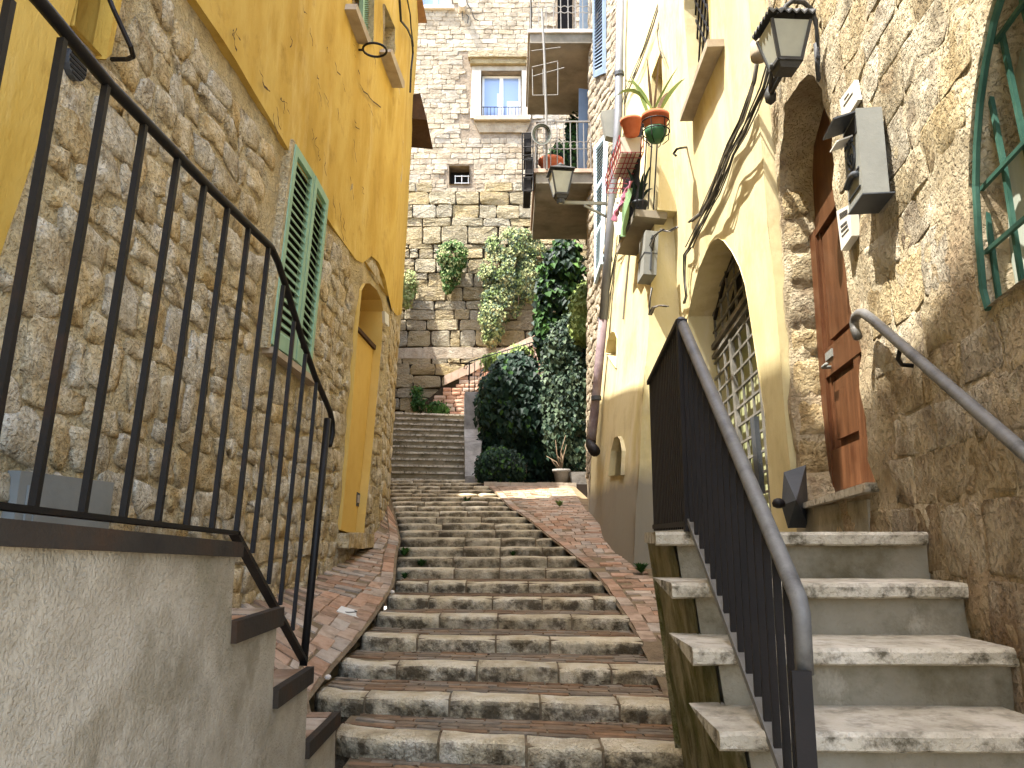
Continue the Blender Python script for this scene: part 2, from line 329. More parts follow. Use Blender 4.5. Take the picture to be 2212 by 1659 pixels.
# ------------------------------------------------------------------ masonry
def outline_of(q, gap, rnd, jit):
    """irregular rounded outline for a stone from its four corners (u, v)"""
    c = sum((Vector(p) for p in q), Vector((0, 0))) / 4; pts = []
    q = [Vector(p) for p in q]
    sh = [p + (c - p).normalized() * gap for p in q]
    for i in range(4):
        a, b, d = sh[i - 1], sh[i], sh[(i + 1) % 4]
        la, ld = (a - b).length, (d - b).length; ch = min(la, ld) * R.uniform(*CH[0])
        pts.append(b + (a - b).normalized() * ch); pts.append(b + (d - b).normalized() * ch)
        if ld > 1.25 * min(la, ld) or True:
            m = (b + d) / 2; nrm = (m - c).normalized(); pts.append(m + nrm * R.uniform(-.5, 1.0) * jit)
    return [p + Vector((R.uniform(-1, 1), R.uniform(-1, 1))) * jit * .5 for p in pts], c
def stone_piece(mb, W, q, gap, h, jit, inset=.3, disp=lambda u, v: 0.0):
    O, c = outline_of(q, gap, R, jit); n = len(O); size = min((O[0] - O[n // 2]).length, .3)
    tu, tv = R.uniform(-.25, .25) * h, R.uniform(-.25, .25) * h
    r0 = [W.p(p.x, p.y, disp(p.x, p.y) - .03) for p in O]
    r1 = [W.p(p.x, p.y, disp(p.x, p.y) + h * R.uniform(.35, .65)) for p in O]
    r2 = []
    for p in O:
        k = p.lerp(c, inset); d = k - c
        r2.append(W.p(k.x, k.y, disp(k.x, k.y) + h * R.uniform(.8, 1.15) + (d.x * tu + d.y * tv) / size))
    cc = W.p(c.x, c.y, disp(c.x, c.y) + h * R.uniform(.9, 1.2))
    fs = []
    for i in range(n):
        j = (i + 1) % n
        fs += [(i, j, n + j, n + i), (n + i, n + j, 2 * n + j, 2 * n + i), (2 * n + i, 2 * n + j, 3 * n)]
    mb.add(r0 + r1 + r2 + [cc], fs)
def courses(u0, u1, v0, v1, hr, lr, jit=.0, rows=None):
    out = []; v = v0; k = 0
    while v < v1 - .02:
        h = R.uniform(*hr) if rows is None else (rows[k] if k < len(rows) else R.uniform(*hr))
        u = u0 - R.uniform(0, lr[1])
        while u < u1:
            l = R.uniform(*lr)
            j = lambda: R.uniform(-jit, jit)
            out.append([(u + j(), v + j()), (u + l + j(), v + j()), (u + l + j(), v + h + j()), (u + j(), v + h + j())])
            u += l
        v += h; k += 1
    return out
def area_px(W, q):
    P = [proj(W.p(u, v)) for u, v in q]
    if any(p is None for p in P): return 0
    x = sum(p[0] for p in P) / 4; y = sum(p[1] for p in P) / 4
    if x < -60 or x > 2270 or y < -60 or y > 1720: return 0
    a = 0
    for i in range(4): a += P[i][0] * P[(i + 1) % 4][1] - P[(i + 1) % 4][0] * P[i][1]
    return abs(a) / 2
def lay_stones(W, cells, parent, name, m, gap, h, jit, limit=290, inset=.3, disp=lambda u, v: 0.0, smooth=True):
    cells = sorted(cells, key=lambda q: -area_px(W, q))
    rest = MB(); k = 0
    for q in cells:
        hh = h * R.uniform(.6, 1.4)
        if k < limit and area_px(W, q) > 0:
            mb = MB(); stone_piece(mb, W, q, gap, hh, jit, inset, disp); mb.build(name, m, parent, smooth); k += 1
        else: stone_piece(rest, W, q, gap, hh, jit, inset, disp)
    if rest.v: rest.build('small_' + name + 's', m, parent, smooth, 'stuff')
def clear_of(q, holes, grow=0.0):
    pts = list(q) + [((q[i][0] + q[(i + 1) % 4][0]) / 2, (q[i][1] + q[(i + 1) % 4][1]) / 2) for i in range(4)] + [(sum(p[0] for p in q) / 4, sum(p[1] for p in q) / 4)]
    return not any(inpoly(u, v, h) for u, v in pts for h in holes)

# ------------------------------------------------------------------ wall planes (metres, z counted from eye level)
T, D0, H0, RS = .58, 4.256, 1.001, .0987                 # main stair: going, first edge, its depth below the eye, rise
def zs(Y): return -H0 + (Y - D0) * RS / T
WL = Wall((-1.70, 8.9, 0), (.03, 1, 0), (.03, 0, 1), (1, 0, 0))
us = WL.uv(828, 900)[0]
S0 = WL.p(us, 0) - Vector((0, 0, EYE))
cdir = onY(851, 900, 12.2) - Vector((0, 0, EYE)); zc = cdir.z
a2 = (cdir.x - .03 * zc - S0.x) / (12.2 - S0.y)
WL2 = Wall(tuple(S0), (a2, 1, 0), (.03, 0, 1), (1, 0, 0))
UE2 = (12.2 - S0.y) * math.hypot(1, a2)
WC = Wall((-.84, 2.5, 0), (0, 1, 0), (0, 0, 1), (1, 0, 0))
WB = Wall((0, 24, 0), (1, 0, 0), (0, 0, 1), (0, -1, 0))
WF = Wall((1.30, 8.0, 0), (-.038, 1, 0), (.085, 0, 1), (-1, 0, 0))
WN = Wall((1.88, 7.0, 0), (0, 1, 0), (-.03, 0, 1), (-1, 0, 0))
WP = TWall((1.135, 12.45, 0), .1, .085, .022, 1.55)
WS = Wall((1.55, 2.85, 0), (.13, 1, 0), (0, 0, 1), (-1, 0, 0))

# ------------------------------------------------------------------ ground
g = MB(); g.add([(-80, -60, EYE - 3.2), (80, -60, EYE - 3.2), (80, 100, EYE - 3.2), (-80, 100, EYE - 3.2)], [(0, 1, 2, 3)])
g.build('ground', M['paving'], kind='structure')

# ------------------------------------------------------------------ main stair
LX = [-.93, -1.18, -1.16, -1.12, -1.10, -1.10, -1.11, -1.18, -1.256, -1.32, -1.37, -1.48, -1.58, -1.685, -1.79, -1.90, -2.0, -2.12, -2.22, -2.33, -2.44, -2.52, -2.6]
RX = [.90, .90, .917, .92, .914, .89, .867, .81, .717, .63, .52, .414, .327, .24, .113, -.03, -.1, -.18, -.26, -.34, -.43, -.51, -.63]
def lerp_list(A, x):
    if x <= 0: return A[0]
    if x >= len(A) - 1: return A[-1]
    i = int(x); return A[i] + (A[i + 1] - A[i]) * (x - i)
def stepL(Y): return lerp_list(LX, (Y - D0) / T)
def stepR(Y): return lerp_list(RX, (Y - D0) / T)
stairs = struct('stone_stairs', (0, D0, EYE - H0))
def edge_y(n, X):
    L, Rr = (LX[n], RX[n]) if n >= 0 else (-.84, .56)
    tilt = .17 if n <= 0 else max(0, .16 - .018 * n)
    y = D0 + n * T - tilt * (X - (L + Rr) / 2)
    e = X - L
    if n >= 0 and e < .22: y += (.22 - e) ** 2 * 2.2
    if n >= 6 and Rr - X < .2: y += (.2 - (Rr - X)) ** 2 * 2.5
    return y
def edging(mb, n, a, b, z, secs, rise, depth, dz):
    prof = [(.004, -rise - .02), (-.004, -rise * .62), (-.012, -.034), (-.002, -.013), (.022, -.002), (.06, .003), (depth * .6, .0), (depth, -.004)]
    base = len(mb.v); m = len(prof); sd = R.uniform(0, 99)
    for i in range(secs + 1):
        x = a + (b - a) * i / secs; end = min(i, secs - i) == 0
        for k, (py, pz) in enumerate(prof):
            j = noise.noise(Vector((x * 5, k * .7, sd))) * .011 + noise.noise(Vector((x * 17, k * 1.3, sd + 5))) * .007
            if end and 1 <= k <= 5: j2 = .012
            else: j2 = 0
            mb.v.append((x + (0.003 if i == 0 else -.003 if i == secs else 0), edge_y(n, x) + py + j + j2, EYE + z + pz + dz + j * .6 - j2 * .7))
    for i in range(secs):
        for k in range(m - 1): mb.f.append((base + i * m + k, base + (i + 1) * m + k, base + (i + 1) * m + k + 1, base + i * m + k + 1))
    mb.f.append(tuple(base + k for k in range(m))); mb.f.append(tuple(base + secs * m + k for k in range(m)))
for n in range(-6, 23):
    L, Rr = (LX[n], RX[n]) if n >= 0 else (-.83, .57)
    if n >= 0 and n < 3: Rr += .25
    z = -H0 + n * RS
    m = MB(); xs = [L + (Rr - L) * i / 8 for i in range(9)]
    for i in range(8):
        a, b = xs[i], xs[i + 1]; ya, yb = edge_y(n, a) + .02, edge_y(n, b) + .02; e = T + .45
        m.hexa([(a, ya, EYE + z - .7), (b, yb, EYE + z - .7), (b, yb + e, EYE + z - .7), (a, ya + e, EYE + z - .7), (a, ya, EYE + z - .012), (b, yb, EYE + z - .012), (b, yb + e, EYE + z - .012), (a, ya + e, EYE + z - .012)])
    st = m.build('step', M['joint'], stairs)
    x = L
    while x < Rr - .05:
        l = R.uniform(.32, .62) if n < 8 else R.uniform(.4, .8)
        if Rr - x - l < .18: l = Rr - x
        k = MB(); edging(k, n, x + .004, x + l - .004, z, 6 if n < 6 else 4, RS, .2, R.uniform(-.006, .006))
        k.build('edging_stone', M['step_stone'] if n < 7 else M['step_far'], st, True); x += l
    if n < -1 or n > 6:
        continue
    rest = MB(); y = .215; r = 0
    while y < T + .12:
        x = L + (.12 * (r % 2)) + R.uniform(0, .05)
        while x < Rr - .02:
            l = min(R.uniform(.23, .26), Rr - x); b = MB() if n < 5 else rest
            za = EYE + z - .002 + R.uniform(-.004, .003); zb = za + R.uniform(-.003, .003)
            e0, e1 = edge_y(n, x) + y, edge_y(n, x + l) + y; wd = .058
            b.hexa([(x + .004, e0, za - .05), (x + l - .004, e1, za - .05), (x + l - .004, e1 + wd, za - .05), (x + .004, e0 + wd, za - .05),
                    (x + .006, e0 + .003, za), (x + l - .006, e1 + .003, zb), (x + l - .006, e1 + wd - .003, zb), (x + .006, e0 + wd - .003, za)])
            if n < 5: b.build('brick', M['brick_tread'], st)
            x += l
        y += .064; r += 1
    if rest.v: rest.build('brick_row', M['brick_tread'], st, kind='stuff')

# upper flight
upper = struct('upper_stairs', (-1.9, 17.3, EYE + 1.2))
for k in range(12):
    z = 1.215 + .172 * k; L, Rr = -3.3, -1.0 - .021 * k
    f = lambda X: 17.25 + .3 * k + .22 * (X + 1.9)
    m = MB(); m.hexa([(L, f(L) + .02, EYE + z - 1), (Rr, f(Rr) + .02, EYE + z - 1), (Rr, f(Rr) + .8, EYE + z - 1), (L, f(L) + .8, EYE + z - 1),
                      (L, f(L) + .02, EYE + z - .04), (Rr, f(Rr) + .02, EYE + z - .04), (Rr, f(Rr) + .8, EYE + z - .04), (L, f(L) + .8, EYE + z - .04)])
    st = m.build('step', M['riser'], upper)
    x = L
    while x < Rr - .05:
        l = R.uniform(.5, .9)
        if Rr - x - l < .3: l = Rr - x
        b = MB(); q = R.uniform(-.006, .006); a0, a1 = x + .004, x + l - .004
        b.hexa([(a0, f(a0) - .03, EYE + z - .045), (a1, f(a1) - .03, EYE + z - .045), (a1, f(a1) + .3, EYE + z - .045), (a0, f(a0) + .3, EYE + z - .045),
                (a0, f(a0) - .025 + q, EYE + z), (a1, f(a1) - .025 + q, EYE + z), (a1, f(a1) + .3, EYE + z), (a0, f(a0) + .3, EYE + z)])
        b.build('tread_slab', M['slab'], st); x += l
m = MB(); m.box(-6, 3, 20.9, 24.2, EYE + 2.6, EYE + 3.09); m.build('upper_landing', M['paving'], kind='structure')

# ------------------------------------------------------------------ brick ramps beside the stair
def wallXl(Y): return (WL.p((Y - 8.9), zs(Y) + .2).x if Y < S0.y else S0.x + a2 * (Y - S0.y) + .03 * (zs(Y) + .2))
DL = [(3.0, .5), (5.4, .366), (7.2, .124), (9.07, .05), (10.5, .12), (12.3, .24), (20, .24)]
def dl(Y):
    for (a, p), (b, q) in zip(DL, DL[1:]):
        if Y <= b: return p + (q - p) * max(0, Y - a) / (b - a)
    return .24
def zl(X, Y):
    Lx, Xw = stepL(Y), wallXl(Y); t = min(1, max(0, (Lx - X) / max(.05, Lx - Xw)))
    return zs(Y) - .01 + dl(Y) * t ** 1.15
def zr(X, Y): return zs(Y) - .015 + .012 * noise.noise(Vector((X * 1.3, Y * .9, 2)))
def sheet(fn, xa, xb, Y0, Y1, nx, ny, dz):
    m = MB(); 
    for j in range(ny + 1):
        Y = Y0 + (Y1 - Y0) * j / ny
        for i in range(nx + 1):
            X = xa(Y) + (xb(Y) - xa(Y)) * i / nx; m.v.append((X, Y, EYE + fn(X, Y) + dz))
    for j in range(ny):
        for i in range(nx): a = j * (nx + 1) + i; m.f.append((a, a + 1, a + nx + 2, a + nx + 1))
    return m
def lay_bricks(fn, xa, xb, Y0, Y1, parent, m_, limit, side, patch):
    cells = []
    Y = Y0; r = 0
    while Y < Y1:                                        # courses across the slope
        a, b = xa(Y), xb(Y); x = a + (.12 if r % 2 else 0) - R.uniform(0, .03)
        wide = .115
        while x < b - .04:
            if patch(x, Y): l = .24; cells.append([(x, Y), (x + .115, Y), (x + .115, Y + .23), (x, Y + .23)]) if r % 2 == 0 else None; x += .12; continue
            l = min(.24, b - x); cells.append([(max(x, a), Y), (x + l - .008, Y), (x + l - .008, Y + wide - .01), (max(x, a), Y + wide - .01)]); x += l
        Y += wide; r += 1
    Y = Y0
    while Y < Y1:                                        # one course along the stair edge
        e = (lambda q: xb(q) + .01) if side > 0 else (lambda q: xa(q) - .13)
        cells.append([(e(Y), Y), (e(Y) + .115, Y), (e(Y + .24) + .115, Y + .23), (e(Y + .24), Y + .23)]); Y += .245
    def ap(c):
        P = [proj((x, y, EYE + fn(x, y))) for x, y in c]
        if any(p is None for p in P): return 0
        if not (-40 < P[0][0] < 2250 and -40 < P[0][1] < 1700): return 0
        return abs(sum(P[i][0] * P[(i + 1) % 4][1] - P[(i + 1) % 4][0] * P[i][1] for i in range(4))) / 2
    cells.sort(key=lambda c: -ap(c)); rest = MB()
    for i, c in enumerate(cells):
        tx = R.uniform(-.003, .006); cx = sum(p[0] for p in c) / 4; cy = sum(p[1] for p in c) / 4
        if R.random() < .03: continue
        j = [(x + R.uniform(-.006, .006), y + R.uniform(-.005, .005)) for x, y in c]
        top = [(cx + (x - cx) * .96, cy + (y - cy) * .94, EYE + fn(x, y) + tx + R.uniform(-.002, .004)) for x, y in j]
        q = [(x, y, EYE + fn(x, y) - .03) for x, y in j] + top
        if i < limit and ap(c) > 0: b = MB(); b.hexa(q); b.build('brick', m_, parent)
        else: rest.hexa(q)
    if rest.v: rest.build('far_bricks', m_, parent, kind='stuff')
rl = sheet(zl, lambda Y: wallXl(Y) - .2, lambda Y: stepL(Y) + .02, 3.6, 14.5, 10, 60, -.012).build('left_brick_ramp', M['joint'], kind='structure')
lay_bricks(zl, lambda Y: wallXl(Y), lambda Y: stepL(Y) - .13, 4.0, 12.4, rl, M['brick'], 285, 1, lambda x, y: noise.noise(Vector((x * 1.1, y * .8, 7))) > .12)
def rwall(Y): return 1.34 - .038 * (Y - 8) if Y > 8.4 else 1.75
def rpath(Y): return 1.36 - .038 * (Y - 8) if Y < 12.4 else 1.15
rr = sheet(zr, lambda Y: stepR(Y) - .02, lambda Y: rwall(Y) + .2, 4.2, 16.4, 12, 60, -.012).build('right_brick_path', M['joint'], kind='structure')
lay_bricks(zr, lambda Y: stepR(Y) + .13, rpath, 6.0, 16.0, rr, M['brick'], 285, -1, lambda x, y: noise.noise(Vector((x * .9, y * .7, 3))) > .25)
c = MB()
for i in range(7):
    x = -.55 + i * .26; c.box(x, x + .255, 16.0, 16.22, EYE + zs(16) - .1, EYE + zs(16) + .06 + R.uniform(-.01, .01))
c.build('kerb', M['paving'], kind='structure')
m = MB(); m.box(-.7, 2.2, 16.2, 18.6, EYE + .3, EYE + zs(16.2)); m.build('flower_bed', M['earth'], kind='structure')

# ------------------------------------------------------------------ left ochre house
LH = thing('ochre_house', 'ochre plastered house over a rubble stone base, with green shutters, left of the stairs', 'house', (-2.5, 5, EYE - .5))
dispL = lambda u, v: .02 * nz(u, v, 3, 1) + .016 * nz(u, v, 8, 2) + .03 * nz(u, v, .7, 4)
ZT = 8.45
door_px = [(726.6, 1143.6), (745, 950), (764, 714), (768, 673), (772.5, 627), (781, 612), (791, 612), (806, 627), (816, 648), (820, 673), (816, 748), (812, 789), (800, 930), (791, 1018.6), (781, 1110), (777, 1164.5)]
door = uvs(WL, door_px)
niche = uvs(WL, [(145, 55), (215, 130), (250, -80), (170, -110)])
wtop = uvs(WL, [(752, -60), (757, 30), (778, 93), (797, 94), (800, -60)])
wtop2 = uvs(WL, [(822, 8), (823, 125), (843, 172), (845, 60)])
bnd = uvs(WL, [(300, -165), (410, 0), (500, 130), (595, 290), (650, 385), (700, 470), (740, 528), (765, 562), (778, 568), (797, 553), (812, 566), (826, 600), (834, 640)])
vs_seam = WL.uv(842, 670)[1]
left_edge = uvs(WL, [(165, -60), (95, 215), (0, 505), (-80, 760)])
stone_region = [(-7.4, -2.6), (us, -2.6), (us, vs_seam)] + bnd[::-1] + [(left_edge[0][0], bnd[0][1])] + left_edge
H_ALL = [door, niche, wtop, wtop2]
m = MB(); panel(m, WL, [(-12.4, -3), (us, -3), (us, ZT), (-12.4, ZT)], H_ALL, .09, dispL)
reveal(m, WL, wtop, .05, -.3); reveal(m, WL, wtop2, .05, -.1)
panel(m, WL2, [(0, -1.5), (UE2, -1.5), (UE2, ZT), (0, ZT)], [], .14, lambda u, v: dispL(u + us, v))
n_u = UE2
for i in range(40):                                      # rough quoin end of the wall
    v0 = -1.5 + i * .25; 
    m.add([WL2.p(n_u, v0, dispL(us + n_u, v0)), WL2.p(n_u, v0 + .25, dispL(us + n_u, v0 + .25)), WL2.p(n_u + .03, v0 + .25, -.6), WL2.p(n_u + .03, v0, -.6)], [(0, 1, 2, 3)])
m.build('wall', M['rubble_mortar'], LH, True)
m = MB(); m.hexa([(-12, -3.5, EYE - 3), (-2.3, -3.5, EYE - 3), (-2.2, 12.0, EYE - 3), (-12, 12, EYE - 3), (-12, -3.5, EYE + ZT), (-1.95, -3.5, EYE + ZT), (-1.75, 12.0, EYE + ZT), (-12, 12, EYE + ZT)])
m.build('house_body', M['yellow'], LH)
m = MB(); m.box(-9, -2.95, 13.6, 18.9, EYE - 2, EYE + 10.2); m.build('unseen_shade_block', M['yellow'], LH)  # unseen block added and sized to shade the upper flight and the ivy
m = MB(); m.box(-9, -3.65, 20.6, 23.4, EYE - 2, EYE + 8.6); m.build('unseen_shade_block', M['yellow'], LH)  # another unseen block, added to shade the foot of the back wall
m = MB(); m.hexa([(-12, -3.5, EYE + ZT), (-1.75, -3.5, EYE + ZT), (-1.42, 12.2, EYE + ZT), (-12, 12.2, EYE + ZT), (-12, -3.5, EYE + ZT + 3), (-1.8, -3.5, EYE + ZT + .12), (-1.47, 12.2, EYE + ZT + .12), (-12, 12.2, EYE + ZT + 3)])
m.build('roof', M['roof'], LH)
m = MB(); m.box(-4.5, -1.62, 3.0, 6.5, EYE + ZT, EYE + ZT + 1.0); m.build('roof_shade_block', M['yellow'], LH)  # out of view, added to lift the shadow line on the gate wall
# rubble stones, each its own piece
cells = [q for q in courses(-7.2, us, -1.2, 5.0, (.11, .25), (.13, .42), .045) if all(inpoly(u, v, stone_region) for u, v in q) and clear_of(q, [door, niche])]
shut_area = uvs(WL, [(560, 760), (615, 300), (705, 425), (662, 830)])
cells = [q for q in cells if clear_of(q, [shut_area])]
CH[0] = (.06, .2)
lay_stones(WL, cells, LH, 'stone', M['rubble'], .018, .017, .026, 290, .24, dispL)
c2 = [q for q in courses(0, UE2, -1.2, WL2.uv(860, 690)[1], (.14, .24), (.18, .4), .02) if q[0][0] > 0 and q[1][0] < UE2 + .02]
c2 = [q for q in c2 if q[2][1] < WL2.uv(860, 690)[1] - .0 + 0 * q[0][0]]
lay_stones(WL2, c2, LH, 'corner_stone', M['rubble'], .014, .018, .022, 120, .3, lambda u, v: dispL(u + us, v))
# plaster coats, a few centimetres proud of the stone
dp = lambda u, v: .028 + .012 * nz(u, v, 1.2, 8) + .004 * nz(u, v, 6, 9)
up_poly = bnd + [(us, vs_seam), (us, ZT - .01), (bnd[0][0] - 1.5, ZT - .01), (bnd[0][0] - 1.5, 5.5), (bnd[0][0] - .5, 5.5)]
up_poly = [(-12.4, bnd[0][1] + .02), (bnd[0][0] - .2, bnd[0][1] + .01)] + bnd + [(us, vs_seam), (us, ZT - .01), (-12.4, ZT - .01)]
m = MB(); panel(m, WL, up_poly, [wtop, wtop2], .14, dp)
edge = subdiv(bnd, .1)
for a, b in zip(edge[:-2], edge[1:-1]):
    m.add([WL.p(a[0], a[1], dp(*a)), WL.p(b[0], b[1], dp(*b)), WL.p(b[0], b[1], -.03), WL.p(a[0], a[1], -.03)], [(0, 1, 2, 3)])
v2 = [WL2.uv(842, 670)[1], WL2.uv(855, 690)[1], WL2.uv(868, 700)[1]]
p2 = [(0, v2[0]), (UE2 * .5, v2[1]), (UE2 + .02, v2[2]), (UE2 + .02, ZT - .01), (0, ZT - .01)]
panel(m, WL2, p2, [], .14, lambda u, v: dp(u + us, v))
for i in range(30):
    v0 = v2[2] + (ZT - v2[2]) * i / 30; v1 = v2[2] + (ZT - v2[2]) * (i + 1) / 30
    m.add([WL2.p(UE2 + .02, v0, dp(us + UE2, v0)), WL2.p(UE2 + .02, v1, dp(us + UE2, v1)), WL2.p(UE2 + .05, v1, -.5), WL2.p(UE2 + .05, v0, -.5)], [(0, 1, 2, 3)])
m.build('upper_plaster', M['yellow'], LH, True)
m = MB(); le = [left_edge[0], left_edge[1], left_edge[2], left_edge[3]]
panel(m, WL, [(-12.4, bnd[0][1]), (-12.4, le[3][1] - 1.5), (le[3][0] - .1, le[3][1] - 1.5)] + le[::-1] + [(le[0][0], bnd[0][1])], [niche], .12, dp)
e2 = subdiv(le, .1)[:-3]
for a, b in zip(e2[:-2], e2[1:-1]): m.add([WL.p(a[0], a[1], dp(*a)), WL.p(b[0], b[1], dp(*b)), WL.p(b[0], b[1], -.03), WL.p(a[0], a[1], -.03)], [(0, 1, 2, 3)])
m.build('side_plaster', M['yellow'], LH, True)
nc = uvs(WL, [(197, 60), (212, 128), (250, -80), (238, -80)])
m = MB(); m.wprism(WL, niche, -.31, -.3); reveal(m, WL, niche, .03, -.3); m.build('niche_back', M['yellow'], LH)
m = MB(); m.wprism(WL, [(u - .02, v) for u, v in uvs(WL, [(210, 133), (222, 123), (262, -80), (248, -80)])], -.02, .05); m.build('niche_trim', M['yellow'], LH)
# cracks in the plaster
def crack(W, pts, wd, n):
    P = []
    for (a, b), (c_, d) in zip(pts, pts[1:]):
        k = max(3, int(math.hypot(c_ - a, d - b) / 9))
        for i in range(k): P.append((a + (c_ - a) * i / k + R.uniform(-2.2, 2.2), b + (d - b) * i / k + R.uniform(-2, 2)))
    P = uvs(W, P, n); cr = MB()
    for (a, b) in zip(P, P[1:]):
        w_ = wd * R.uniform(.3, 1.3); dv = Vector((b[0] - a[0], b[1] - a[1])).normalized(); s = (-dv.y * w_, dv.x * w_)
        cr.add([W.p(a[0] - s[0], a[1] - s[1], n), W.p(a[0] + s[0], a[1] + s[1], n), W.p(b[0] + s[0], b[1] + s[1], n), W.p(b[0] - s[0], b[1] - s[1], n)], [(0, 1, 2, 3)])
    cr.build('crack', M['wood_dark'], LH)
for pts in ([(590, 245), (596, 275), (600, 300)], [(560, 150), (572, 185), (590, 205)], [(508, 70), (505, 95), (515, 120)], [(730, 235), (733, 270)], [(735, 440), (738, 500), (742, 530)], [(775, 150), (780, 190), (828, 240)], [(806, 90), (812, 150)], [(640, 330), (660, 360)], [(670, 60), (676, 110)], [(840, 110), (846, 160)], [(690, 200), (695, 240)]):
    crack(WL, pts, .007, .05)
for _ in range(34):
    x = R.uniform(480, 815); y = R.uniform(10, 520)
    if y > (x - 455) * 1.45: continue
    L_ = R.uniform(14, 45); crack(WL, [(x, y), (x + R.uniform(-3, 6), y + L_ * .5), (x + R.uniform(-4, 14), y + L_)], .0045, .05)
for (x, y) in ((742, 470), (757, 380), (765, 300), (700, 330), (720, 420), (600, 230), (665, 345)):
    crack(WL, [(x, y), (x + 2, y + 30), (x + 7, y + 62)], .006, .05)
# walled up doorway
m = MB(); P = subdiv(door, .12)
lowi = uvs(WL, [(728, 1150), (766, 700), (816, 770), (776, 1175)])
reveal(m, WL, door, .045, -.36, step=.1)
# arch ring of bare stone
m.build('door_reveal', M['yellow_door'], LH)
m = MB(); dl_px = [(720, 1150), (764, 690), (812, 752), (776, 1172)]
m.wprism(WL, uvs(WL, dl_px, -.05), -.14, -.05); dr = m.build('blocked_door', M['yellow_door'], LH)
m = MB(); m.wprism(WL, [(a, b) for a, b in uvs(WL, [(764, 692), (764, 590), (826, 590), (822, 770)], -.30)], -.34, -.30); m.build('arch_back', M['yellow_door'], LH)
m = MB(); m.wprism(WL, uvs(WL, [(763, 692), (764, 701), (813, 757), (813, 747)], -.02), -.3, -.02); m.build('lintel', M['wood_dark'], LH)
v = uvs(WL, [(770.5, 1063), (782, 1070), (780.5, 1098), (769, 1092)], -.05)
m = MB(); m.wprism(WL, v, -.05, -.04); gr = m.build('vent_grille', M['dark_metal'], dr)
u0, u1 = v[0][0], v[1][0]; v0, v1 = v[3][1], v[0][1]
m = MB()
for i in range(7): uu = u0 + (u1 - u0) * (i + .5) / 7; m.wbox(WL, uu - .008, uu + .008, v0 + .03, v1 - .03, -.04, -.032)
m.build('grille_slat', M['sill'], dr)
a = WL.uv(722, 1151); b = WL.uv(783, 1166)
m = MB(); 
for i in range(3):
    q0 = a[0] + (b[0] - a[0]) * i / 3; q1 = a[0] + (b[0] - a[0]) * (i + 1) / 3
    m.wbox(WL, q0, q1 - .006, a[1] - .16 + R.uniform(-.02, .02), a[1] + R.uniform(-.01, .01), -.14, .13 + R.uniform(0, .02))
m.build('door_sill', M['rubble'], LH)
a = WL2.uv(829, 672); b = WL2.uv(839, 700)
m = MB(); m.wprism(WL2, uvs(WL2, [(829, 672), (838, 680), (839, 706), (830, 697)], .05), .03, .06); m.build('number_tile', M['white'], LH)
# shutters on the stone wall
def shutter(W, quad, parent, name, m_, nsl, n0=.02, th=.045, frame=.07, rails=(0, 1)):
    """quad: bottom left, bottom right, top right, top left in wall coordinates; louvres one by one"""
    bl, br, tr, tl = [Vector(p) for p in quad]
    at = lambda s, t: bl.lerp(br, s).lerp(tl.lerp(tr, s), t)
    m = MB(); wd = (br - bl).length; ht = (tl - bl).length; fs = frame / wd; ft = frame / ht
    def bx(s0, s1, t0, t1, a, b):
        m.wprism(W, [tuple(at(s0, t0)), tuple(at(s1, t0)), tuple(at(s1, t1)), tuple(at(s0, t1))], a, b)
    bx(0, fs, 0, 1, n0, n0 + th); bx(1 - fs, 1, 0, 1, n0, n0 + th); bx(fs, 1 - fs, 0, ft * 1.6, n0, n0 + th); bx(fs, 1 - fs, 1 - ft, 1, n0, n0 + th)
    for t in rails[1:-1]: bx(fs, 1 - fs, t - ft / 2, t + ft / 2, n0, n0 + th)
    leaf = m.build(name, m_, parent)
    bk = MB(); bk.wprism(W, [tuple(at(fs, ft)), tuple(at(1 - fs, ft)), tuple(at(1 - fs, 1 - ft)), tuple(at(fs, 1 - ft))], n0 + .001, n0 + .006); bk.build('shadow_gap', M['dark'], leaf)
    spans = list(zip(rails, rails[1:]))
    for a, b in spans:
        a2_, b2_ = max(a, ft * 1.6), min(b, 1 - ft); k = max(3, int(nsl * (b - a)))
        for i in range(k):
            t = a2_ + (b2_ - a2_) * (i + .5) / k; hh = (b2_ - a2_) / k * .5
            p = [at(fs, t - hh * .9), at(1 - fs, t - hh * .9), at(1 - fs, t + hh * .5), at(fs, t + hh * .5)]
            s = MB(); A = [W.p(p[0].x, p[0].y, n0 + th * .95), W.p(p[1].x, p[1].y, n0 + th * .95), W.p(p[2].x, p[2].y, n0 + th * .3), W.p(p[3].x, p[3].y, n0 + th * .3)]
            off = W.N * -.006 - W.V * .006
            s.hexa(A + [q + off for q in A]); s.build('slat', m_, leaf)
    return leaf
sh = thing('window_shutter', 'pair of closed sage green louvred shutters on the stone wall', 'shutter', WL.px(630, 800))
shutter(WL, uvs(WL, [(568, 742), (620, 776), (664, 377), (622, 311)]), sh, 'shutter_leaf', M['green_shutter'], 22)
shutter(WL, uvs(WL, [(622, 777), (655, 813), (695, 433), (666, 379)]), sh, 'shutter_leaf', M['green_shutter'], 22)
a = WL.uv(565, 752); b = WL.uv(668, 826)
m = MB(); m.wprism(WL, uvs(WL, [(566, 748), (666, 820), (666, 834), (566, 762)]), -.02, .09); m.build('window_sill', M['sill'], LH)
m = MB(); m.wprism(WL, uvs(WL, [(560, 750), (618, 300), (623, 306), (568, 752)]), -.02, .055); m.build('shutter_trim', M['rubble_mortar'], LH)
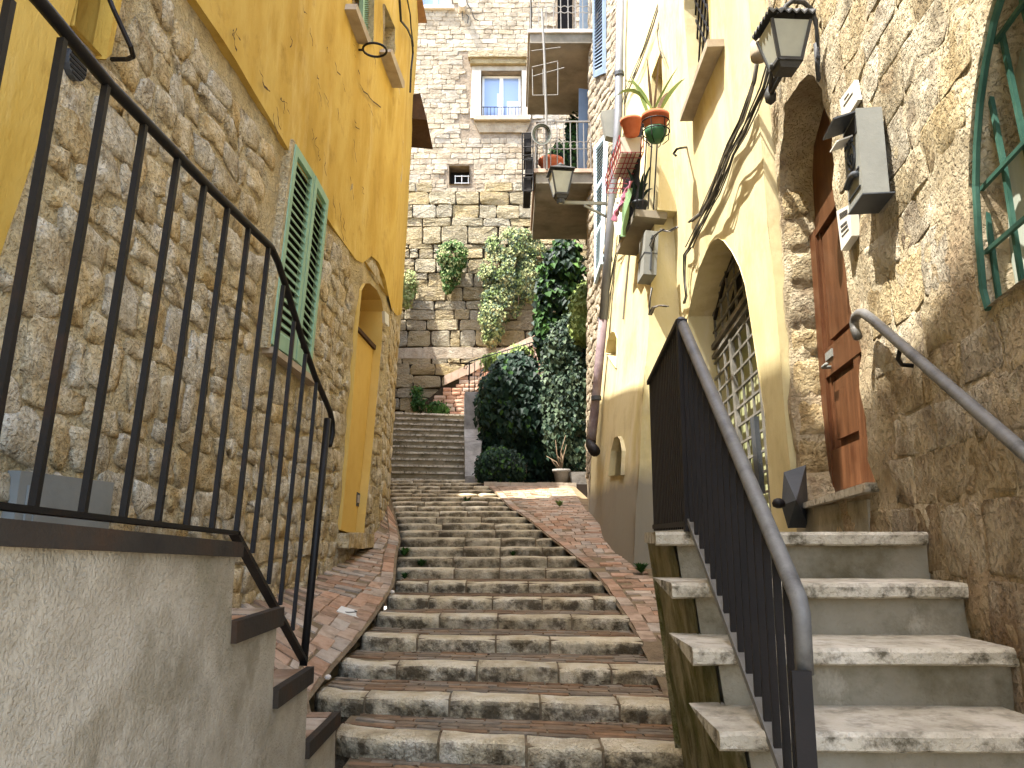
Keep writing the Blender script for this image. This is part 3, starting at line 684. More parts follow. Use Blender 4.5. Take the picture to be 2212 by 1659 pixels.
# upper windows
m = MB(); m.wprism(WL, [(u, v) for u, v in uvs(WL, [(745, -70), (755, 40), (778, 100), (802, 100), (806, -70)], -.28)], -.3, -.28); m.build('window_opening', M['dark'], LH)
m = MB(); m.wprism(WL, uvs(WL, [(742, 20), (770, 92), (776, 96), (776, 84), (745, 8)], .02), -.1, .14); m.build('window_sill', M['sill'], LH)
uo = uvs(WL, [(774, 92), (794, 93), (797, -60), (777, -60)], -.05)
us_ = thing('window_shutter', 'dull green louvred shutter in the high window of the ochre house', 'shutter', WL.px(785, 95))
shutter(WL, uo, us_, 'shutter_leaf', M['green_shutter'], 26, -.05)
m = MB(); m.wprism(WL, uvs(WL, [(820, 0), (822, 130), (846, 182), (848, 50)], -.08), -.1, -.08); m.build('blind_window', M['rubble_mortar'], LH)
m = MB(); m.wprism(WL, uvs(WL, [(819, 112), (848, 190), (852, 189), (852, 176), (824, 106)], .03), -.1, .16); m.build('window_sill', M['sill'], LH)
# canopy at the far corner
m = MB(); c0 = WL2.p(UE2 - .15, WL2.uv(880, 165)[1], 0)
m.hexa([c0 + Vector(q) for q in [(-.2, -.1, 0), (.28, -.1, -.05), (.28, .9, -.05), (-.2, .9, 0), (-.2, -.1, .35), (.16, -.1, .42), (.16, .9, .42), (-.2, .9, .35)]])
m.build('corner_canopy', M['wood_dark'], LH)
m = MB(); m.tube([WL2.px(x, y, .07) for x, y in [(862, -20), (866, 45), (880, 62), (890, 85), (892, 115), (888, 150), (886, 200)]], .014, 6); m.build('wall_cable', M['cable'], LH)
m = MB(); m.tube([WL2.px(x, y, .06) for x, y in [(880, 0), (886, 30), (888, 60), (893, 100)]], .01, 6); m.build('wall_cable', M['cable'], LH)
# round vent
m = MB(); cu, cv = WL.uv(152, 140); pts = [(cu + .065 * math.cos(k * .3927), cv + .065 * math.sin(k * .3927)) for k in range(16)]
m.wprism(WL, pts, -.02, .032); vt = m.build('round_vent', M['dark_metal'], LH)
for i in range(6):
    vv_ = cv - .05 + .02 * i; hw = math.sqrt(max(.001, .06 ** 2 - (vv_ - cv) ** 2)); b = MB(); b.wbox(WL, cu - hw, cu + hw, vv_ - .005, vv_ + .005, .032, .036); b.build('vent_slat', M['dark'], vt)

# things fixed to the ochre house
t = thing('meter_cabinet', 'grey metal meter cabinet set in the rubble wall behind the black railing', 'cabinet', WL.px(110, 1150))
q = uvs(WL, [(12, 1010), (205, 1047), (200, 1190), (4, 1180)]); uu = [min(p[0] for p in q), max(p[0] for p in q)]; vt_ = WL.uv(110, 1028)[1]
m = MB(); m.wbox(WL, uu[0], uu[1], vt_ - .5, vt_, -.02, .06); m.build('frame', M['grey_metal'], t)
m = MB(); m.wbox(WL, uu[0] + .05, uu[1] - .05, vt_ - .45, vt_ - .05, .06, .068); d = m.build('door', M['grey_metal'], t)
m = MB(); m.wbox(WL, uu[0] + .09, uu[1] - .09, vt_ - .42, vt_ - .09, .068, .073); m.build('door_panel', M['grey_metal'], d)
m = MB(); P = [WL.px(225, -30, .12), WL.px(246, 22, .17), WL.px(282, 100, .22), WL.px(288, 122, .2), WL.px(275, 128, .12), WL.px(242, 128, .0)]
m.tube(P, .011, 6); tag(m.build('iron_stay', M['iron_dark']), 'bent iron stay bar sticking out of the rubble wall above the handrail', 'bracket')
t = thing('pot_holder_ring', 'empty black iron ring bracket under the high ochre window', 'bracket', WL.px(790, 120))
C = WL.px(776, 104, .03) + Vector((.16, 0, -.02))
m = MB(); m.tube([C + Vector((.12 * math.cos(k * .3), .12 * math.sin(k * .3), 0)) for k in range(21)], .012, 6, closed=True); m.build('ring', M['iron'], t)
m = MB(); m.tube([C + Vector((-.2, 0, 0)), C + Vector((-.12, 0, 0))], .012, 6); m.build('arm', M['iron'], t)

# ------------------------------------------------------------------ left concrete stair and its railing
CS = thing('concrete_stair', 'small grey rendered stair with brick treads and dark edging below the black railing', 'stair', (-1.2, 3, EYE - 1))
pl = uvs(WC, [(-120, 1115), (510, 1190), (505, 1312), (601, 1335), (601, 1448), (667, 1468), (667, 1560), (727, 1585)])
zc1, zc2, zc3 = WC.uv(510, 1172)[1], WC.uv(602, 1312)[1], WC.uv(667, 1442)[1]; zc4 = WC.uv(728, 1537)[1]
U0, U1, U2, U3 = WC.uv(512, 1180)[0], WC.uv(602, 1320)[0], WC.uv(668, 1455)[0], WC.uv(727, 1560)[0]
dC = lambda u, v: .008 * nz(u, v, 6, 1) + .012 * nz(u, v, 1.5, 2)
shape = [(-2.3, -2.6), (U3, -2.6), (U3, zc4), (U2, zc4), (U2, zc3), (U1, zc3), (U1, zc2), (U0, zc2), (U0, zc1), (-2.3, zc1 + .09)]
m = MB(); panel(m, WC, shape, [], .05, dC); m.build('side_wall', M['grey_concrete'], CS, True)
xw = lambda Y: WL.p(Y - 8.9, 0).x - .02
for i, (a, b, z) in enumerate([(-2.3, U0, zc1), (U0, U1, zc2), (U1, U2, zc3), (U2, U3, zc4)]):
    ya, yb = WC.p(a, 0).y, WC.p(b, 0).y; zt = EYE + z - .03
    m = MB(); m.hexa([(xw(ya), ya, EYE - 2.6), (-.9, ya, EYE - 2.6), (-.9, yb, EYE - 2.6), (xw(yb), yb, EYE - 2.6), (xw(ya), ya, zt), (-.9, ya, zt), (-.9, yb, zt), (xw(yb), yb, zt)])
    st = m.build('step', M['joint'], CS)
    e = MB(); dz = .09 if i == 0 else 0
    c0 = WC.p(a, 0)
    if i:
        e.hexa([(-.9, ya + .001, zt - .035), (-.825, ya + .001, zt - .035), (-.825, yb + .02, zt - .035), (-.9, yb + .02, zt - .035), (-.856, ya + .001, zt + .03), (-.825, ya + .001, zt + .03), (-.825, yb + .02, zt + .03), (-.856, yb + .02, zt + .03)]); e.build('edging', M['cap'], st)
    else:
        e.hexa([(-1.06, ya, zt + .078), (-.822, ya, zt + .076), (-.822, yb + .01, zt - .014), (-1.06, yb + .01, zt - .014), (-1.06, ya, zt + .12), (-.822, ya, zt + .12), (-.822, yb + .01, zt + .03), (-1.06, yb + .01, zt + .03)]); e.build('cap', M['cap'], st)
    if i:
        x = -.858; r = 0
        while x > -1.75:
            y = ya
            while y < yb - .02:
                l = min(.24, yb - y); b_ = MB(); b_.box(x - .11, x - .005, y + .003, y + l - .004, zt - .02, zt + .028 + R.uniform(-.004, .002)); b_.build('brick', M['brick'], st); y += l
            x -= .115
RL = thing('iron_railing', 'black iron railing with square bars on the grey rendered wall at left', 'railing', WC.px(650, 1434))
NR = -.03
bars = [((22, 0), (-190, 1080)), ((135, 85), (-40, 1088)), ((230, 182), (72, 1094)), ((312, 265), (178, 1109)), ((385, 335), (265, 1120)), ((442, 395), (340, 1131)), ((492, 447), (402, 1138)), ((537, 492), (457, 1146)), ((580, 535), (510, 1151)),
        ((612, 617), (545, 1195)), ((635, 695), (580, 1262)), ((660, 765), (605, 1307)), ((684, 822), (632, 1362))]
for (a, b) in bars:
    m = MB(); m.vbar(WC.px(*b, NR), WC.px(*a, NR), .0145, .0145); m.build('baluster', M['iron'], RL)
ext = [WC.px(85, 0, NR), WC.px(590, 541, NR)]
d = ext[0] - ext[1]
m = MB(); top = [ext[0] + d * .55] + [WC.px(x, y, NR) for x, y in [(85, 2), (235, 182), (440, 393), (540, 490), (586, 535), (600, 565), (618, 620), (650, 725), (680, 812), (705, 870), (713, 890), (718, 912), (718, 940), (712, 962)]]
m.tube(top, .0135, 8); m.build('handrail', M['iron'], RL, True)
m = MB(); P = [WC.px(x, y, NR) for x, y in [(-300, 1050), (0, 1094), (510, 1152)]]; m.bar(P[0], P[1], .03, .012); m.bar(P[1], P[2], .03, .012); m.bar(WC.px(505, 1150, NR), WC.px(655, 1425, NR), .03, .016); m.build('bottom_rail', M['iron'], RL)
m = MB(); m.tube([WC.px(655, 1438, NR), WC.px(708, 905, NR)], .017, 10); m.build('post', M['iron'], RL, True)

# ------------------------------------------------------------------ ancient wall and the stone house on top of it
AW = thing('ancient_wall', 'ancient wall of huge weathered travertine blocks closing the alley behind the stairs', 'wall', (-1, 24, EYE + 3))
rows_y = [395, 415, 443, 473, 490, 530, 539, 560, 591, 621, 651, 670, 692, 714, 750, 790]
vrow = [WB.uv(1000, y)[1] for y in rows_y]
vent = uvs(WB, [(970, 399), (1014, 399), (1014, 359), (970, 359)])
dB = lambda u, v: .03 * nz(u, v, 1.2, 1) + .02 * nz(u, v, 4, 2)
wmid = uvs(WB, [(1040, 256), (1126, 256), (1126, 156), (1040, 156)]); wtopb = uvs(WB, [(903, 17), (975, 17), (975, -90), (903, -90)])
wr = uvs(WB, [(1204, 70), (1238, 70), (1238, -60), (1204, -60)])
vsplit = vrow[1]
m = MB(); panel(m, WB, [(-7, 2.5), (4.5, 2.5), (4.5, vsplit), (-7, vsplit)], [], .3, dB); m.build('wall_core', M['dark_joint'], AW, True)
m = MB(); m.box(-9, 6, 24.6, 30, EYE - 2, EYE + vsplit); m.build('wall_body', M['back_joint'], AW)
cells = []
for i in range(len(vrow) - 1):
    v1, v0 = vrow[i], vrow[i + 1]; u = -4.6 + R.uniform(-.5, 0)
    while u < 3.2:
        l = R.uniform(.45, 1.05) if v1 - v0 > .2 else R.uniform(.3, .8)
        if R.random() < .12 and v1 - v0 > .25:
            mdl = (v0 + v1) / 2 + R.uniform(-.06, .06); k = u + l * R.uniform(.25, .4)
            cells += [[(u, v0), (k, v0), (k, mdl), (u, mdl)], [(u, mdl), (k, mdl), (k, v1), (u, v1)], [(k, v0), (u + l, v0), (u + l, v1), (k, v1)]]
        else: j = lambda: R.uniform(-.025, .025); cells.append([(u + j(), v0 + j()), (u + l + j(), v0 + j()), (u + l + j(), v1 + j()), (u + j(), v1 + j())])
        u += l
cells = [q for q in cells if not (q[0][1] < vent[3][1] and clear_of(q, [vent]) is False)]
CH[0] = (.04, .14)
lay_stones(WB, cells, AW, 'stone_block', M['back_block'], .02, .07, .02, 280, .07, dB, False)
# projecting plinth of rough courses with a ledge on top
PLW = Wall((0, 23.45, 0), (1, 0, 0), (0, 0, 1), (0, -1, 0))
lv = PLW.uv(1000, 776)[1]; ledge = PLW.uv(1000, 752)[1]; ur = PLW.uv(1095, 800)[0]
m = MB(); panel(m, PLW, [(-6, 2.6), (ur, 2.6), (ur, ledge - .03), (-6, ledge - .03)], [], .25, dB); m.box(-6, ur, 23.5, 24.2, EYE + 2.5, EYE + ledge - .04); m.build('plinth_core', M['dark_joint'], AW, True)
cells = courses(-5, ur, 3.0, lv, (.16, .42), (.35, .95), .03)
lay_stones(PLW, cells, AW, 'plinth_stone', M['back_block'], .018, .06, .025, 80, .08, dB, False)
u = -5
while u < ur:
    l = R.uniform(.9, 1.6); b = MB(); b.wbox(PLW, u + .008, min(u + l, ur), lv + .01, ledge + R.uniform(-.02, .02), -.6, .06); b.build('ledge_slab', M['back_small'], AW); u += l

SH = thing('stone_house', 'tall stone house of small pale squared stones above the ancient blocks', 'house', (0, 24.2, EYE + 10))
m = MB(); sur = uvs(WB, [(1016, 292), (1146, 292), (1146, 118), (1012, 118)])
panel(m, WB, [(-7, vsplit), (4.5, vsplit), (4.5, 19), (-7, 19)], [wmid, wtopb, vent, wr], .25, dB)
for h in (wmid, wtopb, vent, wr): reveal(m, WB, h, .05, -.45)
m.build('wall', M['back_joint'], SH, True)
m = MB(); m.box(-9, 6, 24.8, 32, EYE + vsplit, EYE + 19); m.build('house_body', M['back_joint'], SH)
cells = courses(-4.6, 4.3, vsplit + .0, 18.6, (.13, .2), (.2, .52), .008)
cells = [q for q in cells if clear_of(q, [sur, wtopb, vent, wr])]
lay_stones(WB, cells, SH, 'stone', M['back_small'], .006, .025, .012, 295, .1, dB, False)
# vent opening and its grid
m = MB(); m.wprism(WB, vent, -.46, -.44); m.build('vent_opening', M['dark'], SH)
gu0, gv0 = WB.uv(981, 399); gu1, gv1 = WB.uv(1014, 375)
for i in range(3):
    b = MB(); x = gu0 + (gu1 - gu0) * (i + .05) / 2.3; b.wbox(WB, x, x + .022, gv0, gv1, -.14, -.12); b.build('grid_bar', M['white'], SH)
for i in range(2):
    b = MB(); y = gv0 + (gv1 - gv0) * (i + .4) / 1.6; b.wbox(WB, gu0, gu1, y, y + .022, -.12, -.1); b.build('grid_bar', M['white'], SH)
# middle window
def wwin(quad, name, cur):
    u0, u1, v0, v1 = quad; m = MB()
    for a in ((u0, u0 + .07, v0, v1), (u1 - .07, u1, v0, v1), (u0 + .07, u1 - .07, v0, v0 + .06), (u0 + .07, u1 - .07, v1 - .07, v1), ((u0 + u1) / 2 - .06, (u0 + u1) / 2 + .06, v0 + .06, v1 - .07)): m.wbox(WB, *a, -.26, -.2)
    f = m.build(name, M['white'], SH)
    for a, b in ((u0 + .07, (u0 + u1) / 2 - .06), ((u0 + u1) / 2 + .06, u1 - .07)):
        p = MB(); p.wbox(WB, a, b, v0 + .06, v1 - .07, -.25, -.235); p.build('pane', M['pane'], f)
    if cur:
        for a, b, h in (((u0 + u1) / 2 - .02 - .12, (u0 + u1) / 2 + .02, .62), (u1 - .45, u1 - .08, .45)):
            p = MB(); p.wbox(WB, a, b, v0 + .06, v0 + (v1 - v0) * h, -.232, -.228); p.build('curtain', M['curtain'], f)
    return f
U = [WB.uv(1041, 200)[0], WB.uv(1125, 200)[0]]; V = [WB.uv(1080, 256)[1], WB.uv(1080, 157)[1]]
wwin((U[0], U[1], V[0] + .02, V[1]), 'window', True)
m = MB()
ba = MB(); ba.wbox(WB, U[0], U[1], WB.uv(1080, 230)[1] - .02, WB.uv(1080, 230)[1], -.03, -.01); rb = ba.build('window_rail', M['iron'], SH)
for i in range(11):
    x = U[0] + (U[1] - U[0]) * (i + .5) / 11; b = MB(); b.wbox(WB, x - .009, x + .009, V[0] + .02, WB.uv(1080, 230)[1] - .02, -.028, -.012); b.build('rail_bar', M['iron'], rb)
def bpart(name, px, m_, n0=-.05, n1=.08): b = MB(); b.wprism(WB, uvs(WB, px), n0, n1); return b.build(name, m_, SH)
bpart('window_jamb', [(1016, 256), (1039, 256), (1039, 154), (1020, 154)], M['white_stone'], -.1, .05)
bpart('window_jamb', [(1127, 256), (1146, 256), (1146, 154), (1127, 154)], M['white_stone'], -.1, .05)
bpart('window_head', [(1020, 154), (1146, 154), (1146, 144), (1020, 144)], M['back_small'], -.1, .04)
bpart('cornice', [(1012, 132), (1152, 132), (1152, 119), (1012, 119)], M['back_block'], -.1, .26)
bpart('cornice', [(1016, 143), (1150, 143), (1150, 132), (1016, 132)], M['back_block'], -.1, .17)
bpart('window_sill', [(1024, 265), (1146, 265), (1142, 257), (1028, 257)], M['sill'], -.1, .22)
bpart('sill_block', [(1036, 288), (1136, 288), (1146, 266), (1024, 266)], M['back_small'], -.1, .07)
# top window
U = [WB.uv(904, 0)[0], WB.uv(974, 0)[0]]; V = [WB.uv(940, 16)[1], WB.uv(940, -85)[1]]
wwin((U[0], U[1], V[0], V[1]), 'window', False)
bpart('window_sill', [(898, 23), (982, 23), (980, 16), (900, 16)], M['white_stone'], -.1, .14)
m = MB(); m.wprism(WB, [(u, v) for u, v in wr], -.46, -.44); m.build('window_opening', M['dark'], SH)
m = MB(); c_ = WB.px(1000, 20, .0); m.tube([c_, c_ + Vector((0, -.35, -.03))], .13, 10); m.build('stone_spout', M['white_stone'], SH)
for P in ([(1002, -20), (1010, 10), (1018, 20), (1024, 40), (1034, 45)], [(1006, 30), (1012, 36), (1010, 50)], [(998, 24), (1000, 44)]):
    m = MB(); m.tube([WB.px(x, y, .08) for x, y in P], .014, 5); m.build('loose_cable', M['cable'], SH)

# ------------------------------------------------------------------ brick garden wall with sloping coping
GW = thing('garden_wall', 'red brick garden wall with a sloping pinkish coping at the head of the stairs', 'wall', (0, 22.5, EYE + 3.1))
WG = Wall((0, 22.4, 0), (1, 0, 0), (0, 0, 1), (0, -1, 0))
gp = uvs(WG, [(915, 915), (1200, 915), (1200, 718), (972, 820), (918, 868)])
m = MB(); m.wprism(WG, gp, -.4, -.02); m.build('wall_core', M['dark_joint'], GW)
ly = gp[0][1]; cells = [q for q in courses(gp[0][0], gp[1][0], ly, gp[2][1], (.105, .12), (.22, .36), .006)]
def below(q): return all(inpoly(u, v - .0, gp) for u, v in q)
cells = [q for q in cells if below(q)]
lay_stones(WG, cells, GW, 'brick', M['garden_brick'], .011, .02, .006, 260, .1)
ca, cb = WG.uv(960, 822), WG.uv(1200, 712); k = 15
for i in range(k):
    a = Vector(ca).lerp(Vector(cb), i / k); b = Vector(ca).lerp(Vector(cb), (i + 1) / k); g_ = (b - a) * .02; j = R.uniform(-.012, .012)
    m = MB(); m.wprism(WG, [(a.x, a.y - .14 + j), (b.x - g_.x, b.y - .14 + j - g_.y), (b.x - g_.x, b.y + .12 + j), (a.x, a.y + .12 + j)], -.45, .06); m.build('coping_brick', M['coping'], GW)
# kerb wall beside the upper flight, with a small railing that turns right
m = MB()
pr = [(17.0, .8), (17.0, 1.25), (17.3, 1.55), (18.0, 2.05), (18.8, 2.32), (19.0, 2.5), (19.0, 3.40), (20.9, 3.55), (20.9, .8)]
L0 = lambda Y: -1.0 - .021 * (Y - 17.25) / .3 + .0; R0 = lambda Y: -.68 if Y < 18.9 else -.45
n = len(pr); m.add([(L0(y), y, EYE + z) for y, z in pr] + [(R0(y), y, EYE + z) for y, z in pr], [tuple(range(n)), tuple(range(n, 2 * n))] + [(i, (i + 1) % n, n + (i + 1) % n, n + i) for i in range(n)])
tag(m.build('kerb_wall', M['curb'], smooth=False), 'grey rendered kerb wall rising along the right side of the far stairs', 'wall')
RW = MB(); RW.box(-.6, 2.2, 18.7, 19.2, EYE - .5, EYE + 3.45)
RW.hexa([(-.46, 19.0, EYE + 3.3), (2.2, 19.0, EYE + 3.3), (2.2, 19.25, EYE + 3.3), (-.46, 19.25, EYE + 3.3), (-.46, 19.0, EYE + 3.5), (2.2, 19.0, EYE + 4.4), (2.2, 19.25, EYE + 4.4), (-.46, 19.25, EYE + 3.5)])
tag(RW.build('retaining_wall', M['back_joint']), 'rough retaining wall hidden behind the dark ivy', 'wall')
GR = thing('garden_railing', 'thin rusty black garden railing climbing right in front of the red brick wall', 'railing', onY(1013, 856, 19.4))
tp = [onY(x, y, 19.4) for x, y in [(1002, 790), (1006, 780), (1014, 781), (1148, 740), (1190, 728)]]
m = MB(); m.tube(tp[2:], .014, 6); m.build('top_rail', M['iron_dark'], GR)
m = MB(); m.tube([onY(x, y, 19.4) for x, y in [(1013, 782), (1005, 786), (1002, 796), (1008, 797), (1010, 790)]], .01, 6); m.build('scroll', M['iron_dark'], GR)
for i in range(15):
    x = 1014 + i * 11.8; yt = 781 - (x - 1014) * .306; yb = 857 - (x - 1014) * .3
    m = MB(); m.vbar(onY(x - 1, yb, 19.4), onY(x, yt, 19.4), .03 if i == 0 else .016, .016); m.build('baluster', M['iron_dark'], GR)
m = MB(); m.tube([onY(1013, 848, 19.4), onY(1190, 796, 19.4)], .01, 6); m.build('bottom_rail', M['iron_dark'], GR)

# ------------------------------------------------------------------ far right house with balconies
FH = thing('far_house', 'far stone house at right with two balconies, blue shutters and a drainpipe', 'house', (2, 15, EYE))
dP = lambda u, v: .03 * nz(u, v, 4, 3) + .02 * nz(u, v, 11, 4)
m = MB(); panel(m, WP, [(0, -1.5), (11.3, -1.5), (11.3, 13.5), (0, 13.5)], [], .2, dP)
for i in range(60):                                      # end wall facing down the alley
    a0, a1 = WP.p(0, -1.5 + i * .25, dP(0, -1.5 + i * .25)), WP.p(0, -1.25 + i * .25, dP(0, -1.25 + i * .25)); m.add([a0, a1, (a1.x + 1, a1.y, a1.z), (a0.x + 1, a0.y, a0.z)], [(0, 1, 2, 3)])
m.build('wall', M['pink_wall'], FH, True)
m = MB(); m.hexa([(2.5, 12.6, EYE - 2), (9, 12.6, EYE - 2), (9, 23.8, EYE - 2), (2.6, 23.8, EYE - 2), (2.6, 12.6, EYE + 13.5), (9, 12.6, EYE + 13.5), (9, 23.8, EYE + 13.5), (2.6, 23.8, EYE + 13.5)]); m.build('house_body', M['pink_wall'], FH)
cells = courses(.1, 7, 1.0, 13.3, (.1, .22), (.2, .5), .02)
lay_stones(WP, cells, FH, 'stone', M['pink_wall'], .014, .03, .02, 260, .3, dP)
def balcony(z0, z1, Xl, Yn, Yf, rail_px, name):
    Xr = 2.2
    m = MB(); m.box(Xl, Xr, Yn, Yf, EYE + z0, EYE + z1); s = m.build('balcony_slab', M['concrete_under'], FH)
    m = MB(); m.box(Xl - .04, Xr, Yn - .04, Yf + .02, EYE + z1, EYE + z1 + .07); m.build('balcony_edge', M['coping'] if name == 'low' else M['white_stone'], s)
    zt = EYE + z1 + .07; hgt = .95; f = MB()
    cir = zt + (.48 if name == 'low' else .45)
    def side(P, Q, k):
        for i in range(k + 1):
            p = Vector(P).lerp(Vector(Q), i / k); b = MB(); b.vbar((p.x, p.y, zt), (p.x, p.y, zt + hgt), .016, .016); b.build('balcony_bar', M['cable_grey'], s)
            if i < k:
                q = Vector(P).lerp(Vector(Q), (i + .5) / k); dd = (Vector(Q) - Vector(P)).normalized(); rr_ = .075
                b = MB(); b.tube([(q.x + dd.x * rr_ * math.cos(a * .5236), q.y + dd.y * rr_ * math.cos(a * .5236), cir + rr_ * math.sin(a * .5236)) for a in range(12)], .009, 5, closed=True); b.build('ring', M['cable_grey'], s)
        b = MB(); b.bar((P[0], P[1], zt + hgt), (Q[0], Q[1], zt + hgt), .03, .025); b.build('balcony_rail', M['cable_grey'], s)
    side((Xl + .03, Yn + .02), (WP.p(Yn - 12.45, z1).x - .05, Yn + .02), 8)
    side((Xl + .03, Yn + .02), (Xl + .03, Yf - .03), 12)
    return s
z_up = -ray(1106, 248).z; 
up_z = ray(1106, 248).z / ray(1106, 248).y * 16.5; lo_z = ray(1106, 517).z / ray(1106, 517).y * 16.5
b1 = balcony(up_z, up_z + .2, .34, 13.85, 16.5, None, 'up')
b2 = balcony(lo_z, lo_z + .2, .43, 13.7, 16.5, None, 'low')
# shutters on that house
def pxq(W, a): return uvs(W, a)
s1 = thing('window_shutter', 'blue grey louvred shutter high on the far right house, beside the drainpipe top', 'shutter', WP.px(1290, 160), 'shutters of the far house')
shutter(WP, pxq(WP, [(1313, 158), (1290, 168), (1288, -30), (1313, -70)]), s1, 'shutter_leaf', M['blue_shutter'], 26, .03, .05, .08)
s2 = thing('window_shutter', 'pale blue louvred shutter halfway up behind the drainpipe', 'shutter', WP.px(1300, 600), 'shutters of the far house')
shutter(WP, pxq(WP, [(1318, 570), (1294, 613), (1292, 318), (1318, 285)]), s2, 'shutter_leaf', M['pale_shutter'], 40, .03, .05, .08, (0, .33, .66, 1))
for (x0, x1, y0, y1, mm) in ((1243, 1258, 250, 368, 'blue_shutter'), (1259, 1273, 170, 368, 'dark_metal')):
    pass
for i, Y in enumerate((14.55, 15.5)):
    for z0 in (lo_z + .28, up_z + .28):
        X = WP.p(Y - 12.45, z0 + 1).x
        m = MB(); m.hexa([(X - .24 + .1 * i, Y, EYE + z0), (X - .02, Y + .05, EYE + z0), (X - .02, Y + .1, EYE + z0), (X - .24 + .1 * i, Y + .05, EYE + z0), (X - .2 + .1 * i, Y, EYE + z0 + 2.1), (X + .06, Y + .05, EYE + z0 + 2.1), (X + .06, Y + .1, EYE + z0 + 2.1), (X - .2 + .1 * i, Y + .05, EYE + z0 + 2.1)]); m.build('balcony_shutter', M['blue_shutter'], FH)
m = MB(); pp = [(1341, -30), (1338, 120), (1336, 250), (1333, 300), (1319, 479), (1303, 691)]
m.tube([WF.px(x, y, .12) for x, y in pp], .062, 10); dpp = m.build('drainpipe', M['pipe'], FH, True)
m = MB(); m.tube([WF.px(x, y, .12) for x, y in [(1303, 689), (1290, 830), (1280, 930), (1276, 962)]], .064, 10); m.build('lower_pipe', M['pipe_rust'], dpp, True)
m = MB(); m.tube([WF.px(1277, 945, .12), WF.px(1276, 962, .13), WF.px(1285, 975, .16)], .075, 10); m.build('pipe_shoe', M['iron_dark'], dpp, True)
for y in (160, 330, 560, 690, 860):
    x = 1338 - max(0, (y - 250)) * .082; m = MB(); p = WF.px(x, y, .12); m.lathe(p, [(.07, -.03), (.074, -.03), (.074, .03), (.07, .03)], 10); m.build('pipe_clamp', M['dark_metal'], dpp)
m = MB(); p = WF.px(1326, 262, .16); m.hexa([p + Vector(q) for q in [(-.14, -.12, -.3), (.02, -.12, -.34), (.02, .04, -.34), (-.14, .04, -.3), (-.2, -.12, .1), (.0, -.12, .14), (.0, .04, .14), (-.2, .04, .1)]]); m.build('hopper', M['grey_metal'], dpp)

# things on the balconies
an = thing('aerial_mast', 'thin white aerial mast standing on the lower balcony', 'aerial', onY(1180, 368, 13.9))
m = MB(); m.tube([onY(1181, 366, 13.62), onY(1180, 250, 13.62), onY(1176, 120, 13.62), onY(1171, 25, 13.62)], .022, 8); m.build('mast', M['cable_grey'], an)
for a, b in (((1148, 110), (1211, 102)), ((1149, 145), (1205, 132)), ((1150, 165), (1219, 146)), ((1150, 149), (1151, 206)), ((1205, 134), (1205, 205)), ((1151, 206), (1205, 205)), ((1173, 150), (1174, 205))):
    m = MB(); m.tube([onY(*a, 13.62), onY(*b, 13.62)], .008, 5); m.build('aerial_rod', M['cable_grey'], an)
t = thing('hose_coil', 'coil of hose hung on the lower balcony rail at the mast', 'hose', onY(1170, 310, 13.66))
for k in range(5):
    m = MB(); c_ = onY(1170, 292, 13.6 - .02 * k); m.tube([c_ + Vector(((.13 + .012 * k) * math.cos(a * .3307), -.01 * k, (.17 + .01 * k) * math.sin(a * .3307))) for a in range(19)], .014, 5, closed=True); m.build('hose_loop', M['leaf_grey'] if k % 2 else M['cable_grey'], t)
t = thing('planter_rack', 'wire rack of three dark planter boxes hung on the side of the lower balcony', 'planter', onY(1140, 420, 13.7))
for x, y0, y1 in ((1140, 353, 393), (1143, 404, 442), (1139, 447, 480)):
    y0 -= 66; y1 -= 66
    m = MB(); a = onY(x - 8, y1, 13.65); b = onY(x + 8, y0, 13.65); m.box(a.x, b.x, 13.65, 14.4, a.z, b.z); m.build('planter_box', M['dark'], t)
for x in (1128, 1151):
    m = MB(); m.tube([onY(x, 288, 13.62), onY(x + 1, 412, 13.62)], .012, 5); m.build('rack_wire', M['iron'], t)
for y in (288, 318, 336, 345, 377, 384, 412):
    m = MB(); m.tube([onY(1128, y, 13.62), onY(1152, y - 1, 13.62)], .01, 5); m.build('rack_wire', M['iron'], t)
zt = lo_z + .27
def pot(loc, r, h, label, m_='terracotta', group=None):
    t = thing('flower_pot', label, 'flower pot', loc, group)
    m = MB(); m.lathe(loc, [(r * .68, 0), (r * .95, h * .8), (r * 1.08, h * .8), (r * 1.08, h), (r * .96, h), (r * .93, h * .86)], 18); m.build('pot', M[m_], t, True)
    m = MB(); m.lathe(loc, [(r * .9, h * .84), (r * .2, h * .9)], 14); m.build('soil', M['earth'], t)
    return t
pp_ = onY(1190, 366, 13.95)
pot(Vector((pp_.x, 13.95, EYE + zt)), .22, .3, 'wide terracotta pot standing on the lower balcony')

# ------------------------------------------------------------------ pale yellow house at right
YH_ = thing('yellow_house', 'pale yellow plastered house at right with an arched grilled gateway', 'house', (2, 8, EYE))
dY = lambda u, v: .018 * nz(u, v, 1.1, 5) + .008 * nz(u, v, 4, 6)
niche1 = uvs(WF, [(1311, 762), (1333, 795), (1335, 730), (1331, 718), (1324, 716), (1315, 735)])
niche2 = uvs(WF, [(1331, 1030), (1360, 1027), (1362, 975), (1358, 952), (1352, 944), (1344, 948), (1337, 975)])
winF = uvs(WF, [(1372, 540), (1421, 455), (1443, 150), (1436, 90), (1395, 180)])
zf0 = WF.uv(1420, 460)[1]
wa, wb = WF.uv(1423, 455)[0], WF.uv(1378, 540)[0]
winF = [(wa - .02, zf0), (wb - .35, zf0), (wb - .35, zf0 + 2.1), (wa - .02, zf0 + 2.1)]
UF0, UF1 = .45, 4.5
m = MB(); panel(m, WF, [(UF0, -1.5), (UF1, -1.5), (UF1, 9.5), (UF0, 9.5)], [niche1, niche2, winF], .16, dY)
reveal(m, WF, niche1, .02, -.25); reveal(m, WF, niche2, .02, -.2); reveal(m, WF, winF, .02, -.35)
for W_, h in ((WF, niche1),): panel(m, WF, h, [], .2, lambda u, v: -.25)
